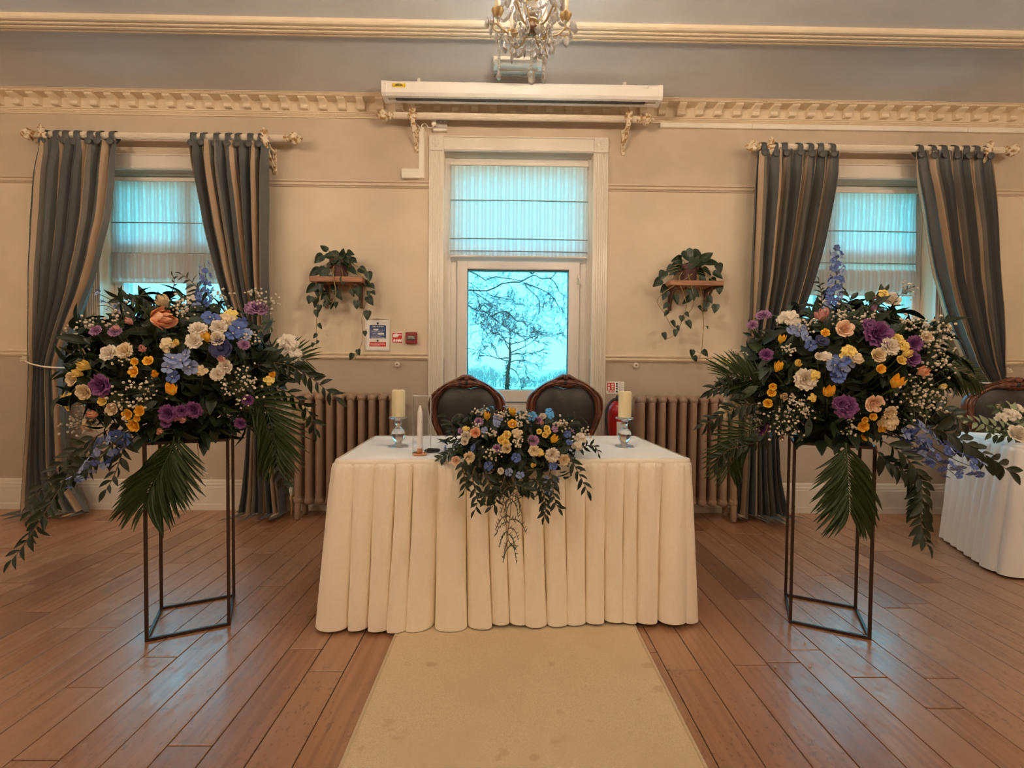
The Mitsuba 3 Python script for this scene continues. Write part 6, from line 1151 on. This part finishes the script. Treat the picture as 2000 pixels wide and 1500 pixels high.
pot_plant('trailing pot plant on the wall shelf right of the tall window', 1.392, zR1, [(1.299,-0.115,1.973,0.080),(1.369,-0.154,1.997,0.104),(1.451,-0.112,2.009,0.105),(1.493,-0.193,1.980,0.092),(1.551,-0.145,1.946,0.098),(1.590,-0.166,1.850,0.085),(1.616,-0.128,1.914,0.075),(1.460,-0.184,1.946,0.103),(1.468,-0.122,1.885,0.105),(1.486,-0.151,1.806,0.086),(1.243,-0.119,1.902,0.079),(1.175,-0.157,1.847,0.078),(1.137,-0.161,1.790,0.078),(1.268,-0.129,1.882,0.075),(1.370,-0.111,1.798,0.068),(1.602,-0.167,1.749,0.078),(1.200,-0.113,1.753,0.066),(1.210,-0.116,1.706,0.079),(1.391,-0.184,1.706,0.097),(1.285,-0.145,1.670,0.078),(1.372,-0.137,1.667,0.079),(1.446,-0.115,1.718,0.070),(1.214,-0.140,1.563,0.049),(1.196,-0.188,1.612,0.057),(1.538,-0.155,1.666,0.060),(1.511,-0.156,1.620,0.058),(1.582,-0.155,1.602,0.069),(1.487,-0.114,1.602,0.058),(1.362,-0.169,1.552,0.043),(1.317,-0.180,1.520,0.048),(1.384,-0.153,1.480,0.067),(1.270,-0.142,1.484,0.058),(1.314,-0.115,1.454,0.041),(1.284,-0.148,1.414,0.058),(1.191,-0.176,1.388,0.057),(1.426,-0.116,1.263,0.058),(1.509,-0.156,1.262,0.061),(1.441,-0.139,1.220,0.049),(1.523,-0.157,1.457,0.024),(1.397,-0.180,1.936,0.092),(1.518,-0.138,1.883,0.084),(1.570,-0.131,1.810,0.066)], [[(1.454, -0.160, 1.804), (1.489, -0.134, 1.596), (1.513, -0.108, 1.513), (1.522, -0.082, 1.414), (1.523, -0.056, 1.280), (1.511, -0.030, 1.205)], [(1.316, -0.180, 1.734), (1.359, -0.154, 1.592), (1.339, -0.128, 1.517), (1.334, -0.102, 1.465), (1.285, -0.076, 1.392), (1.227, -0.050, 1.369)], [(1.208, -0.180, 1.733), (1.142, -0.150, 1.644), (1.192, -0.120, 1.583), (1.242, -0.090, 1.520), (1.302, -0.060, 1.449)], [(1.406, -0.180, 1.681), (1.399, -0.153, 1.589), (1.363, -0.127, 1.533), (1.382, -0.100, 1.478)]], 2, 0.125)

# ================================================================== OUTSIDE THE WINDOWS
def ground_z(y): return -0.75 - 3.15 * smooth01((y - 35) / 110.0) + 7.0 * smooth01((y - 160) / 300.0)
def smooth01(t): t = np.clip(t, 0, 1); return t * t * (3 - 2 * t)
struct('ground_outside', P(grid(lambda s, t: np.stack([(s - 0.5) * 700, 0.32 + t ** 2 * 480, ground_z(0.32 + t ** 2 * 480) + 0.10 * (meshkit.fbm(np.stack([s * 60, t * 30, 0 * s], -1), 3, 2) - 0.5)], -1), 60, 120)[0], True), 'grass')
def grow(rng, p, d, L, r, depth, out, spread=0.55, lift=0.08, kids=(2, 3), shrink=0.74, wander=0.16):
    n = 3
    for i in range(n):
        d = d + rng.normal(0, wander, 3) + np.array([0, 0, lift * 0.4]); d /= np.linalg.norm(d)
        q = p + d * L / n; out.append((p, q, r * (1 - 0.12 * i), r * (1 - 0.12 * (i + 1)))); p = q
        if depth <= 3 and i < 2 and depth > 0 and rng.random() < 0.75:
            e = d + rng.normal(0, spread, 3); e /= np.linalg.norm(e); grow(rng, p, e, L * 0.6, r * 0.5, depth - 2, out, spread, lift, kids, shrink, wander)
    if depth <= 0: return
    for _ in range(rng.integers(kids[0], kids[1] + 1)):
        e = d + rng.normal(0, spread, 3) + np.array([0, 0, lift]); e /= np.linalg.norm(e)
        grow(rng, p, e, L * shrink * rng.uniform(0.8, 1.15), r * 0.64, depth - 1, out, spread, lift, kids, shrink, wander)
t = thing('tree', 'bare tree with a dark ivy-clad trunk on the field seen through the tall window', 'tree')
rg = np.random.default_rng(12); YT = 39.0; tx = 0.162; zb = float(ground_z(YT)) - 0.1
part(t, 'trunk', segs_mesh([(np.array([tx - 0.10, YT, zb]), np.array([tx, YT, 0.9]), 0.20, 0.15), (np.array([tx, YT, 0.9]), np.array([tx + 0.20, YT, 2.4]), 0.15, 0.12), (np.array([tx + 0.20, YT, 2.4]), np.array([tx + 0.15, YT, 3.5]), 0.12, 0.08)], 10), 'bark')
o = []
for k, (h, az, ev, L) in enumerate(((1.9, 0.1, 0.25, 1.5), (2.3, 3.3, 0.45, 1.6), (2.7, 0.4, 0.35, 1.6), (3.0, 2.8, 0.55, 1.5), (3.2, 1.4, 0.8, 1.3), (3.4, 4.6, 0.8, 1.3), (3.5, 0.2, 0.7, 1.5), (3.5, 3.0, 1.0, 1.4), (2.0, 3.0, 0.1, 1.4), (2.6, 5.4, 0.3, 1.3), (1.4, 0.3, -0.1, 1.0))):
    d = np.array([math.cos(az), math.sin(az) * 0.7, ev]); d /= np.linalg.norm(d)
    grow(rg, np.array([tx + 0.15, YT, h]), d, L, 0.062, 4, o, 0.48, -0.02, (2, 3), 0.78, 0.2)
part(t, 'branches', segs_mesh([(a, b, max(r0, 0.021), max(r1, 0.018)) for a, b, r0, r1 in o], 3), 'bark')
iv = np.random.default_rng(3)
part(t, 'ivy', many(LEAVES[2], [leaf_M((tx - 0.05 + iv.normal(0, 0.14), YT - abs(iv.normal(0.12, 0.1)), iv.uniform(-0.8, 2.0)), iv.normal(0, 1, 3), (0, -1, 0.2), iv.uniform(0.10, 0.20)) for _ in range(260)]), 'leaf_dark', kind='stuff', label='ivy on the trunk')
t = thing('tree', 'bare branches of a nearer tree reaching across the top of the tall window', 'tree')
rg = np.random.default_rng(5); o = []
base = np.array([-4.6, 9.5, -0.78])
part(t, 'trunk', segs_mesh([(base, base + (0.1, 0, 2.2), 0.36, 0.28), (base + (0.1, 0, 2.2), base + (0.35, 0, 4.4), 0.28, 0.2), (base + (0.35, 0, 4.4), base + (0.5, 0, 7.5), 0.2, 0.08)], 12), 'bark')
BR = (
    ([(-4.947, 9.500, 3.962), (-1.650, 9.444, 3.174), (-1.065, 9.389, 2.933), (-0.877, 9.333, 2.773), (-0.650, 9.278, 2.741), (-0.367, 9.222, 2.570), (-0.142, 9.167, 2.373), (0.067, 9.111, 2.246), (0.357, 9.056, 2.092), (0.563, 9.000, 1.899)], 0.052), ([(-0.749, 9.300, 2.771), (-0.608, 9.267, 2.893), (-0.494, 9.233, 2.765), (-0.395, 9.200, 2.623)], 0.022), ([(-0.398, 9.300, 2.607), (-0.188, 9.240, 2.713), (0.035, 9.180, 2.708), (0.161, 9.120, 2.564), (0.478, 9.060, 2.437), (0.764, 9.000, 2.393)], 0.026),
    ([(-4.947, 9.500, 4.242), (-1.835, 9.450, 3.398), (-1.068, 9.400, 3.327), (-0.938, 9.350, 3.334), (-0.697, 9.300, 3.287), (-0.430, 9.250, 3.323), (-0.152, 9.200, 3.470), (0.249, 9.150, 3.520), (0.496, 9.100, 3.555), (0.685, 9.050, 3.725), (0.806, 9.000, 3.621), (1.130, 8.950, 3.601), (1.289, 8.900, 3.620), (1.295, 8.850, 3.758), (1.369, 8.800, 3.949)], 0.050), ([(0.442, 9.100, 3.499), (0.717, 9.067, 3.400), (0.991, 9.033, 3.275), (1.237, 9.000, 3.081), (1.387, 8.967, 2.833), (1.454, 8.933, 2.639), (1.506, 8.900, 2.527)], 0.026),
    ([(0.497, 9.100, 3.459), (0.648, 9.050, 3.260), (0.867, 9.000, 3.009), (0.840, 8.950, 2.661), (0.813, 8.900, 2.357)], 0.020), ([(1.126, 8.900, 3.578), (1.316, 8.875, 3.373), (1.465, 8.850, 3.155), (1.612, 8.825, 3.099), (1.828, 8.800, 2.815)], 0.020), ([(-4.103, 9.500, 5.233), (-1.274, 9.438, 4.202), (-1.042, 9.375, 3.841), (-0.756, 9.312, 3.706), (-0.557, 9.250, 3.571), (-0.430, 9.188, 3.643), (-0.152, 9.125, 3.634), (0.151, 9.062, 3.585), (0.383, 9.000, 3.521)], 0.045), ([(-0.934, 9.300, 3.312), (-0.750, 9.275, 3.171), (-0.497, 9.250, 3.003), (-0.244, 9.225, 2.850), (0.008, 9.200, 2.683)], 0.020),
    ([(-0.585, 9.300, 3.302), (-0.303, 9.267, 3.133), (0.060, 9.233, 3.076), (0.284, 9.200, 2.907)], 0.017), ([(-0.850, 9.300, 3.243), (-0.790, 9.250, 3.055), (-0.744, 9.200, 2.841)], 0.013), ([(-4.908, 9.400, 5.052), (-1.814, 9.250, 4.633), (0.124, 9.100, 5.026), (1.487, 8.950, 4.593), (2.557, 8.800, 3.897)], 0.05), ([(-4.908, 9.400, 5.329), (-1.825, 9.300, 5.475), (-0.434, 9.200, 5.871), (1.218, 9.100, 5.584), (2.308, 9.000, 5.023)], 0.05),
    ([(0.682, 9.000, 3.715), (0.408, 9.033, 3.922), (0.132, 9.067, 4.199), (-0.421, 9.100, 4.610)], 0.03), ([(0.682, 9.000, 3.715), (1.090, 9.000, 3.923), (1.640, 9.000, 3.794), (2.056, 9.000, 3.390), (2.203, 9.000, 2.709)], 0.02), ([(-1.830, 9.400, 3.697), (-1.194, 9.375, 3.587), (-0.840, 9.350, 3.419), (-0.556, 9.325, 2.999), (-0.414, 9.300, 2.858)], 0.018))
for pl, r0 in BR:
    q = spline(pl, 30); q = q + 0.018 * (meshkit.noise(q * 6 + 3.3)[:, None] - 0.5) * (1, 0, 1); rr_ = np.linspace(r0, r0 * 0.30, 30)
    for i in range(29):
        o.append((q[i], q[i + 1], rr_[i] * 0.62, rr_[i + 1] * 0.62))
        if i > 3 and i % 2 == 0:
            d = q[i + 1] - q[i]; d /= np.linalg.norm(d); d = d + rg.normal(0, 0.65, 3) * (1, 0.6, 1) + (0, 0, -0.15); d /= np.linalg.norm(d)
            grow(rg, q[i], d, 0.26, max(rr_[i] * 0.20, 0.0035), 3, o, 0.55, -0.05, (1, 3), 0.8, 0.24)
o = [(a, b, max(r0 * 1.15, 0.0042), max(r1 * 1.15, 0.0036)) for a, b, r0, r1 in o]
part(t, 'branches', segs_mesh(o, 4), 'bark')
for i, (wx, sd) in enumerate(((-7.6, 31), (7.4, 33))):
    t = thing('tree', ('bare tree close outside the left window', 'bare tree close outside the right window')[i], 'tree')
    rg = np.random.default_rng(sd); o = []; b0 = np.array([wx, 8.0, -0.78])
    part(t, 'trunk', segs_mesh([(b0, b0 + (0.05, 0, 1.5), 0.16, 0.12)], 10), 'bark')
    for a in np.arange(5) * 1.25: grow(rg, b0 + (0.05, 0, 1.4), np.array([math.cos(a) * 0.8, math.sin(a) * 0.8, 0.6]), 0.9, 0.05, 4, o, 0.5, 0.06)
    part(t, 'branches', segs_mesh(o, 4), 'bark')
hg = np.random.default_rng(8); o = []
for k in range(320):
    yy = 150 + hg.normal(0, 4); b0 = np.array([-90 + 180 * k / 319 + hg.normal(0, 0.8), yy, float(ground_z(yy)) - 0.3]); H = hg.uniform(5.0, 9.5) * (0.75 + 0.35 * math.sin(k * 0.1))
    o.append((b0, b0 + (0, 0, H * 0.3), 0.25, 0.18))
    for a in np.arange(4) * 1.57: grow(hg, b0 + (0, 0, H * 0.15 + 0.3 * a), np.array([math.cos(a) * 0.6, math.sin(a) * 0.6, 0.9]) / 1.1, H * 0.27, 0.14, 2, o, 0.42, 0.12)
single('far_trees', segs_mesh([(a, b, max(r0, 0.06), max(r1, 0.055)) for a, b, r0, r1 in o], 3), 'bark_far', 'line of far bare trees along the field beyond the tall window', 'trees', kind='stuff')
hz = add('haze', P(box(-160, 160, 50, 143, -7, 40)), None, interior={'type': 'homogeneous', 'albedo': rgb(0.97, 0.98, 0.985), 'sigma_t': 0.0035})
scene['haze']['bsdf'] = {'type': 'null'}
labels['haze'] = {'kind': 'structure'}
